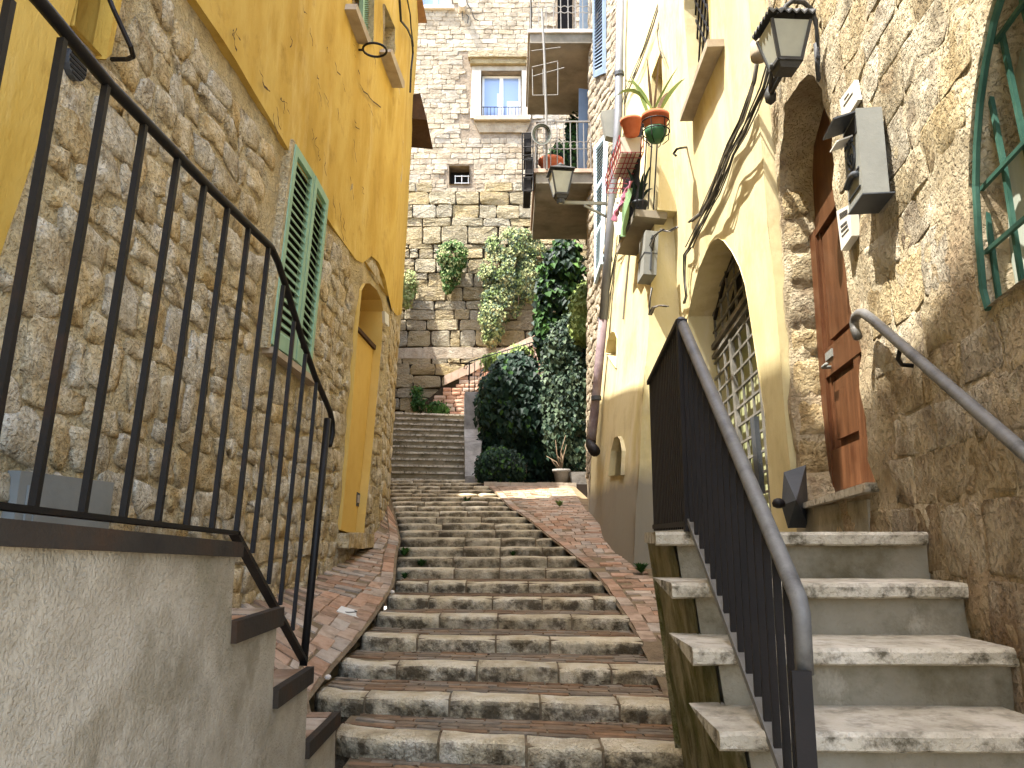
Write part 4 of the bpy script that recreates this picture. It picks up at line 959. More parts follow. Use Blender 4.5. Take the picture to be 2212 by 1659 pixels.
# return towards the nearer bay
for i in range(44):
    v0, v1 = -1.5 + i * .25, -1.25 + i * .25
    a0, a1 = WF.p(UF0, v0, dY(UF0, v0)), WF.p(UF0, v1, dY(UF0, v1))
    m.add([a0, a1, (a1.x + .75, a1.y - .05, a1.z), (a0.x + .75, a0.y - .05, a0.z)], [(0, 1, 2, 3)])
m.build('far_wall', M['yellow_pale'], YH_, True)
arch_px = [(1500, 1180), (1492, 800), (1488, 684), (1495, 650), (1503, 612), (1511, 584), (1528, 542), (1537, 527), (1545, 519), (1553, 515), (1565, 520), (1582, 542), (1599, 575), (1611, 613), (1617.6, 650), (1630, 734), (1655, 900), (1663, 1025), (1676, 1190)]
arch = uvs(WN, arch_px)
wn = uvs(WN, [(1495, 232), (1536, 100), (1531, -20), (1525, -160), (1480, -160), (1480, 20), (1488, 140)])
UN0, UN1 = 5.44 - 7.0, 8.48 - 7.0
m = MB(); panel(m, WN, [(UN0, -1.5), (UN1, -1.5), (UN1, 9.5), (UN0, 9.5)], [arch, wn], .14, dY)
reveal(m, WN, arch, .01, -.42, step=.1); reveal(m, WN, wn, .01, -.3)
for i in range(44):
    a0, a1 = WN.p(UN0, -1.5 + i * .25, dY(UN0, -1.5 + i * .25)), WN.p(UN0, -1.25 + i * .25, dY(UN0, -1.25 + i * .25))
    m.add([a0, a1, (a1.x + .6, a1.y + .02, a1.z), (a0.x + .6, a0.y + .02, a0.z)], [(0, 1, 2, 3)])
m.build('near_wall', M['yellow_near'], YH_, True)
m = MB(); m.box(2.5, 9, 5.3, 12.4, EYE - 2, EYE + 9.5); m.build('house_body', M['yellow_pale'], YH_)
m = MB(); m.wprism(WF, niche2, -.22, -.2); m.build('niche_grille', M['wood_dark'], YH_)
m = MB(); m.wprism(WF, winF, -.37, -.35); m.build('balcony_door', M['dark'], YH_)
# bulging scarp at the foot of the far bay
def bul(u, v): return .012 + .11 * math.cos(min(1, max(0, (v + 1.2) / 3.0)) * math.pi / 2) * min(1, max(0, (UF0 + 2.6 - u) / 1.0)) * min(1, max(0.12, (u - UF0) / .9)) + .8 * dY(u, v)
m = MB(); panel(m, WF, [(UF0 - .004, -1.2), (UF0 + 2.6, -1.2), (UF0 + 2.6, 1.8), (UF0 - .004, 1.8)], [niche2], .12, bul)
reveal(m, WF, niche2, .1, -.2, step=.08)
for i in range(20):
    v0, v1 = -1.2 + i * .15, -1.05 + i * .15; u_ = UF0 - .004
    m.add([WF.p(u_, v0, bul(u_, v0)), WF.p(u_, v1, bul(u_, v1)), WF.p(u_ + .002, v1, -.1), WF.p(u_ + .002, v0, -.1)], [(0, 1, 2, 3)])
m.build('plinth', M['yellow_pale'], YH_, True)
# arched gateway: grille with transom, stiles and bars
ND = -.25
GT = thing('iron_gate', 'tall grey iron grille gate in the arched opening of the yellow house', 'gate', WN.px(1600, 1140))
tr0, tr1 = WN.uv(1531, 775, ND), WN.uv(1640, 612, ND)
gu0, gu1 = WN.uv(1500, 800)[0] + .02, WN.uv(1660, 1000)[0] - .02   # far, near
tz = (tr0[1] + tr1[1]) / 2 + .0
def trz(u): return tr0[1] + (tr1[1] - tr0[1]) * (u - tr0[0]) / (tr1[0] - tr0[0])
umin, umax = min(p[0] for p in arch), max(p[0] for p in arch)
m = MB(); m.wprism(WN, [(umin, -.2), (umax, -.2), (umax, trz(umax)), (umin, trz(umin))], ND - .16, ND - .14); m.build('gate_glass', M['gate_back'], GT)
m = MB(); m.wprism(WN, [(umin, trz(umin)), (umax, trz(umax)), (umax, 5), (umin, 5)], ND - .16, ND - .14); m.build('fanlight_dark', M['dark'], GT)
for dzz, th in ((0, .05), (-.09, .035)):
    m = MB(); m.wprism(WN, [(umin, trz(umin) + dzz), (umax, trz(umax) + dzz), (umax, trz(umax) + dzz + th), (umin, trz(umin) + dzz + th)], ND - .05, ND + .03); m.build('transom', M['gate_iron'], GT)
def arch_top(u):
    vs = []
    for (a, b), (c_, d_) in zip(arch, arch[1:]):
        if (a - u) * (c_ - u) <= 0 and abs(a - c_) > 1e-6: vs.append(b + (d_ - b) * (u - a) / (c_ - a))
    return max(vs) if vs else 0
k = 10
for i in range(1, k):
    u = umin + (umax - umin) * i / k; stile = i in (3, 6, 9)
    m = MB(); wd = .035 if stile else .011
    m.wbox(WN, u - wd, u + wd, -.2, trz(u) - .1 - (.02 if stile else .0), ND - (.02 if stile else .01), ND + (.02 if stile else .01)); m.build('stile' if stile else 'gate_bar', M['gate_iron'], GT)
    vt_ = arch_top(u) - .02
    if vt_ > trz(u) + .15: m = MB(); m.wbox(WN, u - .01, u + .01, trz(u) + .05, min(vt_, trz(u) + .62), ND - .01, ND + .01); m.build('fanlight_bar', M['gate_iron'], GT)
for i in range(1, 13):
    v = -.15 + (tz + .1) * i / 12.5
    sl_ = (tr1[1] - tr0[1]) / (tr1[0] - tr0[0]) * (v / tz) ** 1.0 * .9
    m = MB(); f_ = lambda u: v + sl_ * (u - (umin + umax) / 2)
    m.wprism(WN, [(umin, f_(umin)), (umax, f_(umax)), (umax, f_(umax) + .02), (umin, f_(umin) + .02)], ND - .012, ND + .012); m.build('gate_rail', M['gate_iron'], GT)
for dv in (.16, .34, .5):
    m = MB(); sl_ = (tr1[1] - tr0[1]) / (tr1[0] - tr0[0]); f_ = lambda u: trz(u) + dv
    a_, b_ = umin + .12 + dv * .3, umax - .1 - dv * .3
    m.wprism(WN, [(a_, f_(a_)), (b_, f_(b_)), (b_, f_(b_) + .018), (a_, f_(a_) + .018)], ND - .012, ND + .012); m.build('fanlight_rail', M['gate_iron'], GT)
m = MB(); c_ = WN.uv(1546, 566, ND); m.tube([WN.p(c_[0] + .1 * math.cos(a * .4), c_[1] + .09 * math.sin(a * .4), ND + .03) for a in range(13)], .022, 8); m.build('lantern_hook', M['iron_dark'], GT)
arcp = [p for p in arch if p[1] > trz(p[0]) + .05]
m = MB(); m.tube([WN.p(p[0] + (.06 if p[0] < (umin + umax) / 2 else -.06), p[1] - .05, ND) for p in arcp], .018, 6); m.build('fanlight_arch', M['iron_dark'], GT)
m = MB(); q = WN.uv(1640, 905, ND); m.wbox(WN, q[0] - .02, q[0] + .1, .35, 1.0, ND + .01, ND + .05); m.build('lock_box', M['dark_metal'], GT)
# upper window with lattice
w1 = thing('lattice_window', 'high window with dark diamond lattice above the arched gate', 'window', WN.px(1510, 230))
m = MB(); m.wprism(WN, wn, -.3, -.27); m.build('opening', M['dark'], w1)
uu = [min(p[0] for p in wn), max(p[0] for p in wn)]; vz = min(p[1] for p in wn)
m = MB(); m.wprism(WN, uvs(WN, [(1495, 238), (1515, 160), (1507, -120), (1484, -120)], -.2), -.26, -.2); m.build('casement', M['pale_shutter'], w1)
for s in (-1, 1):
    for i in range(-2, 9):
        a = (uu[0] if s > 0 else uu[1], vz + i * .24); b = (uu[1] if s > 0 else uu[0], vz + i * .24 + (uu[1] - uu[0]) * 1.5)
        lo = vz + .02; 
        A, B = Vector(a), Vector(b)
        if A.y < lo: A = A.lerp(B, (lo - A.y) / (B.y - A.y)) if B.y > lo else None
        if A is None: continue
        m = MB(); m.bar(WN.p(A.x, A.y, -.1), WN.p(B.x, B.y, -.1), .016, .016); m.build('lattice_bar', M['iron'], w1)
sa, sb = WN.uv(1482, 262), WN.uv(1545, 90)
m = MB(); m.wprism(WN, uvs(WN, [(1484, 262), (1546, 100), (1545, 84), (1485, 247)], .06), -.2, .13); m.build('window_sill', M['sill'], w1)
# small iron balcony
bz = zf0
BL = thing('iron_balcony', 'shallow iron balcony with thin bars on the yellow house', 'balcony', WF.p(wa, bz))
ub, ue = wa + .02, wb + .05
m = MB(); m.wbox(WF, ub, ue, bz - .08, bz, -.1, .25); m.build('balcony_slab', M['concrete_under'], BL)
m = MB(); m.wbox(WF, ub - .01, ue + .01, bz, bz + .02, .2, .25); m.build('bottom_rail', M['iron'], BL)
ht = 1.0
k = 15
for i in range(k + 1):
    u = ub + .02 + (ue - ub - .04) * i / k; m = MB(); m.bar(WF.p(u, bz + .02, .23), WF.p(u, bz + ht, .23), .014, .014); m.build('balcony_bar', M['iron'], BL)
for i in range(3):
    m = MB(); n_ = .05 + .06 * i; m.bar(WF.p(ub + .02, bz + .02, n_), WF.p(ub + .02, bz + ht, n_), .014, .014); m.build('balcony_bar', M['iron'], BL)
m = MB(); m.bar(WF.p(ub, bz + ht, .23), WF.p(ue, bz + ht, .23), .03, .016); m.bar(WF.p(ub + .02, bz + ht, 0), WF.p(ub + .02, bz + ht, .23), .03, .016); m.build('top_rail', M['iron'], BL)
# hanging planters, pots, cloth
def wire_trough(c0, c1, half, depth, label, m_w, fill):
    t = thing('wire_planter', label, 'planter', c0)
    c0, c1 = Vector(c0), Vector(c1); ax = (c1 - c0); sx = Vector((half, 0, 0)); dn = Vector((0, 0, -depth))
    if fill: 
        m = MB(); i0, i1 = c0.lerp(c1, .04), c0.lerp(c1, .62 if fill == 'planter' else .96); s_ = sx * .85
        m.hexa([i0 - s_ * .85 + dn * .95, i0 + s_ * .85 + dn * .95, i1 + s_ * .85 + dn * .95, i1 - s_ * .85 + dn * .95, i0 - s_, i0 + s_, i1 + s_, i1 - s_]); m.build('trough', M[fill], t)
    for k in range(9):
        p = c0.lerp(c1, k / 8); m = MB(); m.tube([p - sx, p - sx * .95 + dn, p + sx * .95 + dn, p + sx], .006, 5); m.build('wire', m_w, t)
    for o_ in (-sx, sx, -sx * .95 + dn, sx * .95 + dn, dn, -sx + dn * .5, sx + dn * .5, dn + sx * .33, dn - sx * .33):
        m = MB(); m.tube([c0 + o_, c1 + o_], .006, 5); m.build('wire', m_w, t)
    return t
hz = bz + ht - .02
A0 = WF.px(1364, 292, .36); A1 = A0 + (WF.px(1331, 388, .36) - A0); A1.z = A0.z - .03
wire_trough(A0, A1, .13, .2, 'red wire trough holding a grey planter hung on the yellow balcony rail', M['red'], 'planter')
P0 = WF.px(1363, 297, .36)
pot(P0 + Vector((0, -.06, -.0)), .115, .17, 'terracotta pot without plant standing at the front of the wire trough')
PB = WF.px(1417, 292, .26)
pt = pot(PB, .125, .21, 'terracotta pot with long strappy leaves in a ring on the balcony corner')
m = MB(); m.lathe(PB + Vector((0, 0, -.06)), [(.07, 0), (.105, .08), (.11, .12)], 16); m.build('saucer', M['green_plastic'], pt, True)
for z in (.03, .13):
    m = MB(); m.tube([PB + Vector((.134 * math.cos(a * .4189), .134 * math.sin(a * .4189), z)) for a in range(15)], .006, 5, closed=True); m.build('wire_ring', M['iron'], pt)
for a in range(6):
    m = MB(); m.tube([PB + Vector((.134 * math.cos(a * 1.05), .134 * math.sin(a * 1.05), .14)), PB + Vector((.12 * math.cos(a * 1.05), .12 * math.sin(a * 1.05), -.05)), PB + Vector((.06 * math.cos(a * 1.05), .06 * math.sin(a * 1.05), -.1))], .005, 5); m.build('wire', M['iron'], pt)
def blade(base, tip, sag, wd, parent, m_):
    base, tip = Vector(base), Vector(tip); m = MB(); n = 7; b = len(m.v); d = (tip - base); s = d.cross(Vector((0, 1, .3))).normalized()
    for i in range(n + 1):
        t = i / n; p = base.lerp(tip, t) + Vector((0, 0, sag * 4 * t * (1 - t))); w_ = wd * (1 - t ** 3) * (.5 + .5 * min(1, t * 4))
        m.v += [tuple(p - s * w_), tuple(p + s * w_)]
    for i in range(n): m.f.append((2 * i, 2 * i + 1, 2 * i + 3, 2 * i + 2))
    m.build('leaf', m_, parent)
for dx, dz, sg, w_ in ((-.5, .3, .16, .018), (-.42, .45, .12, .016), (-.28, .6, .05, .02), (.42, .55, .06, .024), (.3, .62, .03, .012), (.05, .75, 0, .012), (-.12, .7, .02, .015), (-.6, .1, .2, .014), (.2, .35, .06, .016)):
    blade(PB + Vector((R.uniform(-.05, .05), R.uniform(-.05, .05), .18)), PB + Vector((dx * .75, R.uniform(-.2, .1), .18 + dz * .8)), sg, w_, pt, M['leaf_light'] if abs(dx) > .2 else M['twig'])
pl_ = WF.p(ub + .16, bz + .01, .17)
p2_ = pot(pl_, .09, .14, 'small dark pot with drooping leaves on the yellow balcony floor', 'dark_metal')
for a in range(9):
    an_ = a * .7; blade(pl_ + Vector((0, 0, .12)), pl_ + Vector((.16 * math.cos(an_), .16 * math.sin(an_), .3 + .12 * (a % 3))), .06, .018, p2_, M['leaf_dark'])
def cloth(pts, m_, name, label, cat):
    m = MB(); n = 10; k = 5
    (a, b, c_, d_) = [Vector(p) for p in pts]                  # top far, top near, bottom near, bottom far
    for i in range(n + 1):
        for j in range(k + 1):
            p = a.lerp(b, j / k).lerp(d_.lerp(c_, j / k), i / n) + WF.N * (.03 * math.sin(j * 2.2 + i * .4)); m.v.append(tuple(p))
    for i in range(n):
        for j in range(k): q = i * (k + 1) + j; m.f.append((q, q + 1, q + k + 2, q + k + 1))
    return m
ct = thing('hanging_cloth', 'white cloth with green and pink borders hanging from the balcony wire trough', 'cloth', WF.px(1345, 515, .3))
for name, q, mm in (('white_panel', [(1330, 432), (1352, 415), (1352, 500), (1328, 512)], 'cloth_white'), ('green_band', [(1354, 420), (1361, 405), (1349, 508), (1343, 513)], 'cloth_green'), ('pink_band', [(1324, 470), (1362, 390), (1366, 392), (1326, 480)], 'pink')):
    cloth([WF.px(x, y, .32 + (.02 if name != 'white_panel' else 0)) for x, y in q], None, name, '', '').build(name, M[mm], ct, True)
# junction box and cables
jb = thing('junction_box', 'grey cable junction box under the yellow balcony', 'box', WF.px(1400, 620))
q = WF.uv(1402, 600); 
ja, jbb = WF.uv(1421, 540, .0)[0], WF.uv(1388, 560, .0)[0]; jz0, jz1 = WF.uv(1402, 618)[1], WF.uv(1402, 536)[1]
m = MB(); m.wbox(WF, ja, ja + .34, jz0, jz1, .0, .14); bx_ = m.build('case', M['grey_metal'], jb)
m = MB(); m.wbox(WF, ja - .003, ja + .343, jz0 + (jz1 - jz0) * .48, jz0 + (jz1 - jz0) * .5, .0, .146); m.build('lid_seam', M['dark_metal'], bx_)
m = MB(); m.wbox(WF, ja - .012, ja + .0, jz0 + .05, jz1 - .05, .06, .075); m.build('hinge_rib', M['dark_metal'], bx_)
def bundle(name, label, W, pts, n, k, r, spread, m_):
    r = min(r, .006)
    t = thing(name, label, 'cable', W.px(*pts[-1], n))
    dense = []
    for (a, b), (c_, d_) in zip(pts, pts[1:]):
        kk = max(1, int(math.hypot(c_ - a, d_ - b) / 45))
        dense += [(a + (c_ - a) * i / kk, b + (d_ - b) * i / kk) for i in range(kk)]
    dense.append(pts[-1])
    for s in range(k):
        ox, oy = R.uniform(-spread, spread), R.uniform(-spread, spread)
        P = [W.px(x + ox + spread * .8 * math.sin(i_ * .7 + s * 2.1) + R.uniform(-1.0, 1.0), y + oy * .4, n + R.uniform(-.012, .012)) for i_, (x, y) in enumerate(dense)]
        m = MB(); m.tube(P, r, 6); m.build('strand', M['cable'] if s % 3 else M['cable_grey'], t, True)
    return t
bundle('cable_bundle', 'upper bundle of black cables running down from the big lantern', WN, [(1636, 118), (1628, 175), (1600, 262), (1576, 310), (1556, 360), (1545, 395), (1530, 430), (1514, 460), (1490, 479)], .06, 8, .0065, 4, None)
bundle('cable_bundle', 'thick lower bundle of cables running from the lantern to the gate arch', WN, [(1664, 140), (1650, 190), (1628, 240), (1604, 290), (1578, 336), (1562, 378), (1545, 420), (1530, 450), (1515, 480), (1500, 512), (1490, 535)], .1, 9, .0075, 5, None)
bundle('cable_bundle', 'cable loop down the pilaster left of the arched gate', WN, [(1490, 535), (1480, 550), (1479, 583), (1480, 610), (1484, 640), (1478, 655)], .05, 5, .007, 2.5, None)
bundle('cable_bundle', 'bundle of cables fanning into the top of the junction box', WF, [(1432, 495), (1424, 502), (1415, 512), (1409, 525), (1406, 540)], .08, 6, .008, 5, None)
bundle('cable_bundle', 'short level cables from the junction box bundle to the gate bundle', WF, [(1430, 497), (1445, 500), (1462, 490)], .08, 4, .008, 2, None)
bundle('cable_bundle', 'cables leaving the bottom of the junction box', WF, [(1408, 622), (1404, 650), (1402, 680)], .06, 4, .008, 2.5, None)
bundle('cable_bundle', 'level cables at the foot of the pilaster', WF, [(1404, 680), (1412, 664), (1424, 660), (1440, 662)], .07, 5, .007, 2.5, None)
bundle('cable_bundle', 'cables hanging beside the drainpipe below the cloth', WF, [(1364, 495), (1345, 530), (1330, 552), (1325, 585), (1316, 640), (1311, 690)], .05, 5, .009, 3, None)
bundle('cable_bundle', 'cables sloping from the window balcony up to the roof', WF, [(1425, 0), (1407, 60), (1390, 110), (1372, 155), (1355, 195), (1348, 225)], .05, 5, .01, 2.5, None)
bundle('cable_bundle', 'thin cable pair rising past the balcony window', WF, [(1432, 0), (1421, 70), (1424, 100), (1432, 125)], .05, 2, .008, 2, None)
m = MB(); m.tube([WF.px(1363, 520, .02), WF.px(1356, 580, .02), WF.px(1350, 640, .02), WF.px(1346, 690, .02)], .014, 6); tag(m.build('conduit', M['cable_grey']), 'thin grey conduit running down the yellow wall below the cloth', 'pipe')
m = MB(); h0 = WN.px(1482, 318, .02); m.tube([WN.px(1484, 318, .0), WN.px(1470, 320, .14), WN.px(1462, 322, .2), WN.px(1455, 332, .22), WN.px(1460, 336, .22)], .012, 6); tag(m.build('wall_hook', M['iron']), 'black iron hook beside the strappy potted plant', 'hook')

# ------------------------------------------------------------------ rough stone house at the right edge
RH = thing('rough_stone_house', 'rough pitted stone house at the right edge with an arched wooden door', 'house', (2, 3, EYE))
dS = lambda u, v: .03 * nz(u, v, 2.2, 1) + .018 * nz(u, v, 7, 2) + .01 * nz(u, v, 20, 3)
def usY(Y): return (Y - 2.85) * math.hypot(1, .13)
SU0, SU1 = usY(1.1), usY(5.42)
dpx = [(1757, 1092), (1740, 1100), (1722, 1007), (1700, 830), (1681, 657), (1674, 500), (1674, 396), (1681, 320), (1700, 232), (1713, 205), (1731, 178), (1750, 160), (1762, 166), (1774, 192), (1791, 275), (1800, 397), (1816, 500), (1838, 680), (1868, 880), (1892, 1048)]
dh = uvs(WS, dpx)
dh = [(min(p[0], SU1 - .05 + .012 * math.sin(p[1] * 9)), p[1]) for p in dh]
sv = (WS.uv(1750, 1098)[1] + WS.uv(1890, 1048)[1]) / 2
dh = [(dh[-1][0], sv), (max(p[0] for p in dh[:2]) - .02, sv)] + dh[2:-1]
gpx = [(2112, 515), (2123, 627), (2133, 672), (2212, 611), (2420, 480), (2420, -200), (2230, -120), (2159, 0), (2146, 45), (2128, 134), (2114.6, 224), (2108, 314), (2105.6, 403)]
gh = uvs(WS, gpx)
vb = WS.uv(2170, 640)[1]
gh = [p for p in gh]
m = MB(); panel(m, WS, [(SU0, -1.8), (SU1, -1.8), (SU1, 8.5), (SU0, 8.5)], [dh, gh], .06, dS)
reveal(m, WS, gh, .02, -.2, step=.08)
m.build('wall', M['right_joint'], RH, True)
m = MB()
# door reveal of rough stones
P = subdiv(dh, .05); n = len(P); DD = -.24
for j in range(6):
    pass
base = len(m.v)
for p in P:
    for j in range(7):
        nn = dS(*p) + (DD - dS(*p)) * j / 6; k = 0 if j in (0, 6) else .02 * noise.noise(Vector((p[0] * 6, p[1] * 6, j * 1.4))) + .01 * noise.noise(Vector((p[0] * 17, p[1] * 17, j * 2)))
        cu_ = sum(q[0] for q in dh) / len(dh); m.v.append(tuple(WS.p(p[0] + (k if p[0] > cu_ else -k), p[1] + k * .5, nn)))
for i in range(n):
    i2 = (i + 1) % n
    for j in range(6): m.f.append((base + i * 7 + j, base + i2 * 7 + j, base + i2 * 7 + j + 1, base + i * 7 + j + 1))
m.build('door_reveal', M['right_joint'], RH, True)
m = MB(); a = WS.p(SU0, 0, -.5); b = WS.p(SU1, 0, -.5)
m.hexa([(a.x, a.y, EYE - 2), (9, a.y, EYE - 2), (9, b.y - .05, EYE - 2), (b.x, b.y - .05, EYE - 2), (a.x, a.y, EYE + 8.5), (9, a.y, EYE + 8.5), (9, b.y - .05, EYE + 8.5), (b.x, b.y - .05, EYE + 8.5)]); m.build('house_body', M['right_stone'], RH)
cells = courses(usY(1.1), SU1 - .02, -1.7, 5.2, (.17, .27), (.2, .42), .012)
jamb = [(p[0] + (.0), p[1]) for p in dh]
cells = [q for q in cells if clear_of(q, [jamb, gh]) and q[1][0] < SU1 - .01]
CH[0] = (.03, .1)
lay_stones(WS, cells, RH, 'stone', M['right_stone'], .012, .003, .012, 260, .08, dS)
# stones on the far door jamb, facing the viewer
ju = max(p[0] for p in dh)
jp = sorted([p for p in dh if p[0] > cu_], key=lambda p: p[1])
v = sv + .02
while v < 2.2:
    h = R.uniform(.14, .3); 
    def ju_at(vv):
        for (a, b), (c_, d_) in zip(jp, jp[1:]):
            if b <= vv <= d_: return a + (c_ - a) * (vv - b) / max(1e-6, d_ - b)
        return jp[-1][0]
    m = MB(); u_ = ju_at(v + h / 2) - .03; u0_, u1_ = ju_at(v + .01), ju_at(v + h - .012)
    c0, c1 = WS.p(u0_, v + .006, -.02), WS.p(u1_, v + h - .008, -.02); inw = WS.N * -.2; tk = WS.U * -.022
    k = 5; base = 0
    for i in range(k + 1):
        for j in range(k + 1):
            p = c0.lerp(c1, j / k) + inw * (i / k); e = 0 if i in (0, k) or j in (0, k) else 1
            m.v.append(tuple(p + tk * (e * R.uniform(.3, 1.5) - .3)))
    for i in range(k):
        for j in range(k): a = i * (k + 1) + j; m.f.append((a, a + 1, a + k + 2, a + k + 1))
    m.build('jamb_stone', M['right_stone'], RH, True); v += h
# wooden door
umn, umx = min(p[0] for p in dh), max(p[0] for p in dh)
DR_N = DD
m = MB(); m.wprism(WS, [(u, v) for u, v in dh], DD - .05, DD); dr = m.build('door', M['wood'], RH)
u0, u1 = umn + .02, umx - .02; hmid = 1.36
def dpart(name, a, b, c_, d_, n0, n1, mm='wood'): b_ = MB(); b_.wbox(WS, a, b, c_, d_, n0, n1); return b_.build(name, M[mm], dr)
wd = u1 - u0
dpart('door_stile', u1 - .14, u1, sv, 2.05, DD, DD + .05); dpart('door_stile', u1 - .2, u1 - .15, sv, 2.05, DD, DD + .03)
dpart('door_stile', u0, u0 + .1, sv, 2.05, DD, DD + .05); dpart('door_stile', u0 + wd * .46, u0 + wd * .54, sv, 2.05, DD, DD + .04)
for v0, v1 in ((sv, sv + .34), (1.02, 1.2), (2.0, 2.12)): dpart('door_rail', u0 + .1, u1 - .14, v0, v1, DD, DD + .045)
for a, b in ((u0 + .14, u0 + wd * .44), (u0 + wd * .56, u1 - .24)):
    for v0, v1 in ((sv + .4, .97), (1.25, 1.95)): dpart('door_panel', a, b, v0, v1, DD, DD + .028)
dpart('letter_plate', u1 - .36, u1 - .2, 1.12, 1.17, DD + .045, DD + .055, 'grey_metal')
m = MB(); hp = WS.p(u1 - .3, 1.06, DD + .05); m.tube([hp, hp + WS.N * .05, hp + WS.N * .05 - WS.U * .1], .012, 6); m.build('handle', M['grey_metal'], dr, True)
m = MB()
m.wprism(WS, uvs(WS, [(1744, 1100), (1893, 1062), (1894, 1042), (1746, 1088)], .0), -.3, .05)
m.build('door_sill', M['slab'], RH)
m = MB(); m.wbox(WS, ju - 1.55, ju + .03, -.05, sv - .03, -.2, .012); m.build('sill_riser', M['riser'], RH)
# green barred window
GWn = thing('barred_window', 'arched window with green iron bars and a grubby sheet behind, at the right edge', 'window', WS.px(2140, 680))
m = MB(); m.wprism(WS, gh, -.22, -.2); m.build('window_back', M['dark'], GWn)
gu = [min(p[0] for p in gh), max(p[0] for p in gh)]; gv = [min(p[1] for p in gh), max(p[1] for p in gh)]
m = MB(); nn = 26
for j in range(9):
    for i in range(nn + 1):
        u = gu[0] + (gu[1] - gu[0]) * i / nn; m.v.append(tuple(WS.p(u, gv[0] - .05 + (.95) * j / 8, -.12 + .03 * math.sin(i * 1.3) + .008 * math.sin(i * 3.1 + j))))
for j in range(8):
    for i in range(nn): a = j * (nn + 1) + i; m.f.append((a, a + 1, a + nn + 2, a + nn + 1))
m.build('sheet', M['drape'], GWn, True)
for (a, b) in (((2157, 40), (2209, 287)), ((2209, 287), (2290, 640)), ((2130, 159), (2168, 354)), ((2168, 354), (2216, 660)), ((2109, 327), (2135, 480)), ((2135, 480), (2160, 660)), ((2195, -60), (2300, 400)), ((2112, 515), (2137, 668))):
    m = MB(); m.bar(WS.px(*a, -.035), WS.px(*b, -.035), .014, .014); m.build('bar', M['green_iron'], GWn)
for (a, b) in (((2135, 112), (2250, -48)), ((2107, 423), (2290, 225)), ((2112, 560), (2240, 450))):
    m = MB(); m.bar(WS.px(*a, -.02), WS.px(*b, -.02), .012, .014); m.build('cross_bar', M['green_iron'], GWn)
fr = [WS.px(x, y, .012) for x, y in [(2135, 668), (2124, 627), (2114, 515), (2108, 403), (2110, 314), (2117, 224), (2130, 134), (2148, 45), (2162, 0), (2190, -60)]]
m = MB(); m.tube(fr, .012, 6); m.build('frame', M['green_iron'], GWn)

# post box and plates by the door
pb = thing('post_box', 'grey metal post box with an open flap and raised emblem beside the wooden door', 'post box', WS.px(1915, 460))
un, uf = WS.uv(1932, 405)[0], WS.uv(1899, 466)[0]; pv0 = (WS.uv(1934, 405)[1] + WS.uv(1899.5, 465)[1]) / 2; pv1 = WS.uv(1914, 232)[1]
PN = .125; ph = pv1 - pv0
m = MB(); m.wprism(WS, [(un, pv0), (uf, pv0), (uf, pv1), (un, pv1)], .02, PN); case = m.build('case', M['grey_metal'], pb)
m = MB(); m.wprism(WS, [(un - .004, pv0 - .004), (uf + .004, pv0 - .004), (uf + .004, pv0 + .002), (un - .004, pv0 + .002)], .0, PN + .004); m.build('base_plate', M['dark_metal'], pb)
pw = uf - un
def fb(name, s0, s1, t0, t1, n0, n1, mm, par=None): b = MB(); b.wbox(WS, un + pw * s0, un + pw * s1, pv0 + ph * t0, pv0 + ph * t1, PN + n0, PN + n1); return b.build(name, M[mm], par or case)
fb('slot', .06, .94, .74, .93, -.001, .003, 'dark', pb)
m = MB(); m.hexa([WS.p(un + pw * .05, pv0 + ph * .97, PN), WS.p(uf - pw * .05, pv0 + ph * .97, PN), WS.p(uf - pw * .05, pv0 + ph * .9, PN + .09), WS.p(un + pw * .05, pv0 + ph * .9, PN + .09), WS.p(un + pw * .05, pv0 + ph * .99, PN), WS.p(uf - pw * .05, pv0 + ph * .99, PN), WS.p(uf - pw * .05, pv0 + ph * .92, PN + .092), WS.p(un + pw * .05, pv0 + ph * .92, PN + .092)]); m.build('flap', M['dark_metal'], pb)
m = MB(); m.hexa([WS.p(un + pw * .3, pv0 + ph * .76, PN), WS.p(un + pw * .85, pv0 + ph * .78, PN), WS.p(un + pw * .85, pv0 + ph * .72, PN + .07), WS.p(un + pw * .3, pv0 + ph * .7, PN + .07), WS.p(un + pw * .3, pv0 + ph * .775, PN), WS.p(un + pw * .85, pv0 + ph * .795, PN), WS.p(un + pw * .85, pv0 + ph * .735, PN + .07), WS.p(un + pw * .3, pv0 + ph * .715, PN + .07)]); tag(m.build('folded_letter', M['paper']), 'folded paper sticking out of the grey post box slot', 'letter')
# raised emblem: a post horn in a ring under a small crown
cu, cvv = un + pw * .5, pv0 + ph * .55
e = MB(); e.tube([WS.p(cu + .05 * math.cos(a * .4), cvv + .055 * math.sin(a * .4), PN + .004) for a in range(16)], .006, 5, closed=True); em = e.build('emblem', M['dark_metal'], case)
e = MB(); e.tube([WS.p(cu + .022 * math.cos(a * .45), cvv - .008 + .022 * math.sin(a * .45), PN + .006) for a in range(13)] + [WS.p(cu + .045, cvv + .02, PN + .006)], [.004] * 13 + [.011], 5); e.build('horn', M['dark_metal'], em)
for i in range(3): e = MB(); e.tube([WS.p(cu - .03 + .03 * i, cvv + .06, PN + .004), WS.p(cu - .03 + .03 * i, cvv + (.095 if i == 1 else .085), PN + .004)], .007, 5); e.build('crown_point', M['dark_metal'], em)
fb('raised_band', .1, .9, .33, .345, 0, .006, 'dark_metal'); fb('raised_band', .1, .9, .12, .13, 0, .006, 'dark_metal')
m = MB(); m.tube([WS.p(un + pw * (.15 + .7 * i / 8), pv0 + ph * (.27 + .05 * math.sin(i / 8 * math.pi)), PN + .012) for i in range(9)], .014, 6); m.build('finger_grip', M['dark_metal'], case, True)
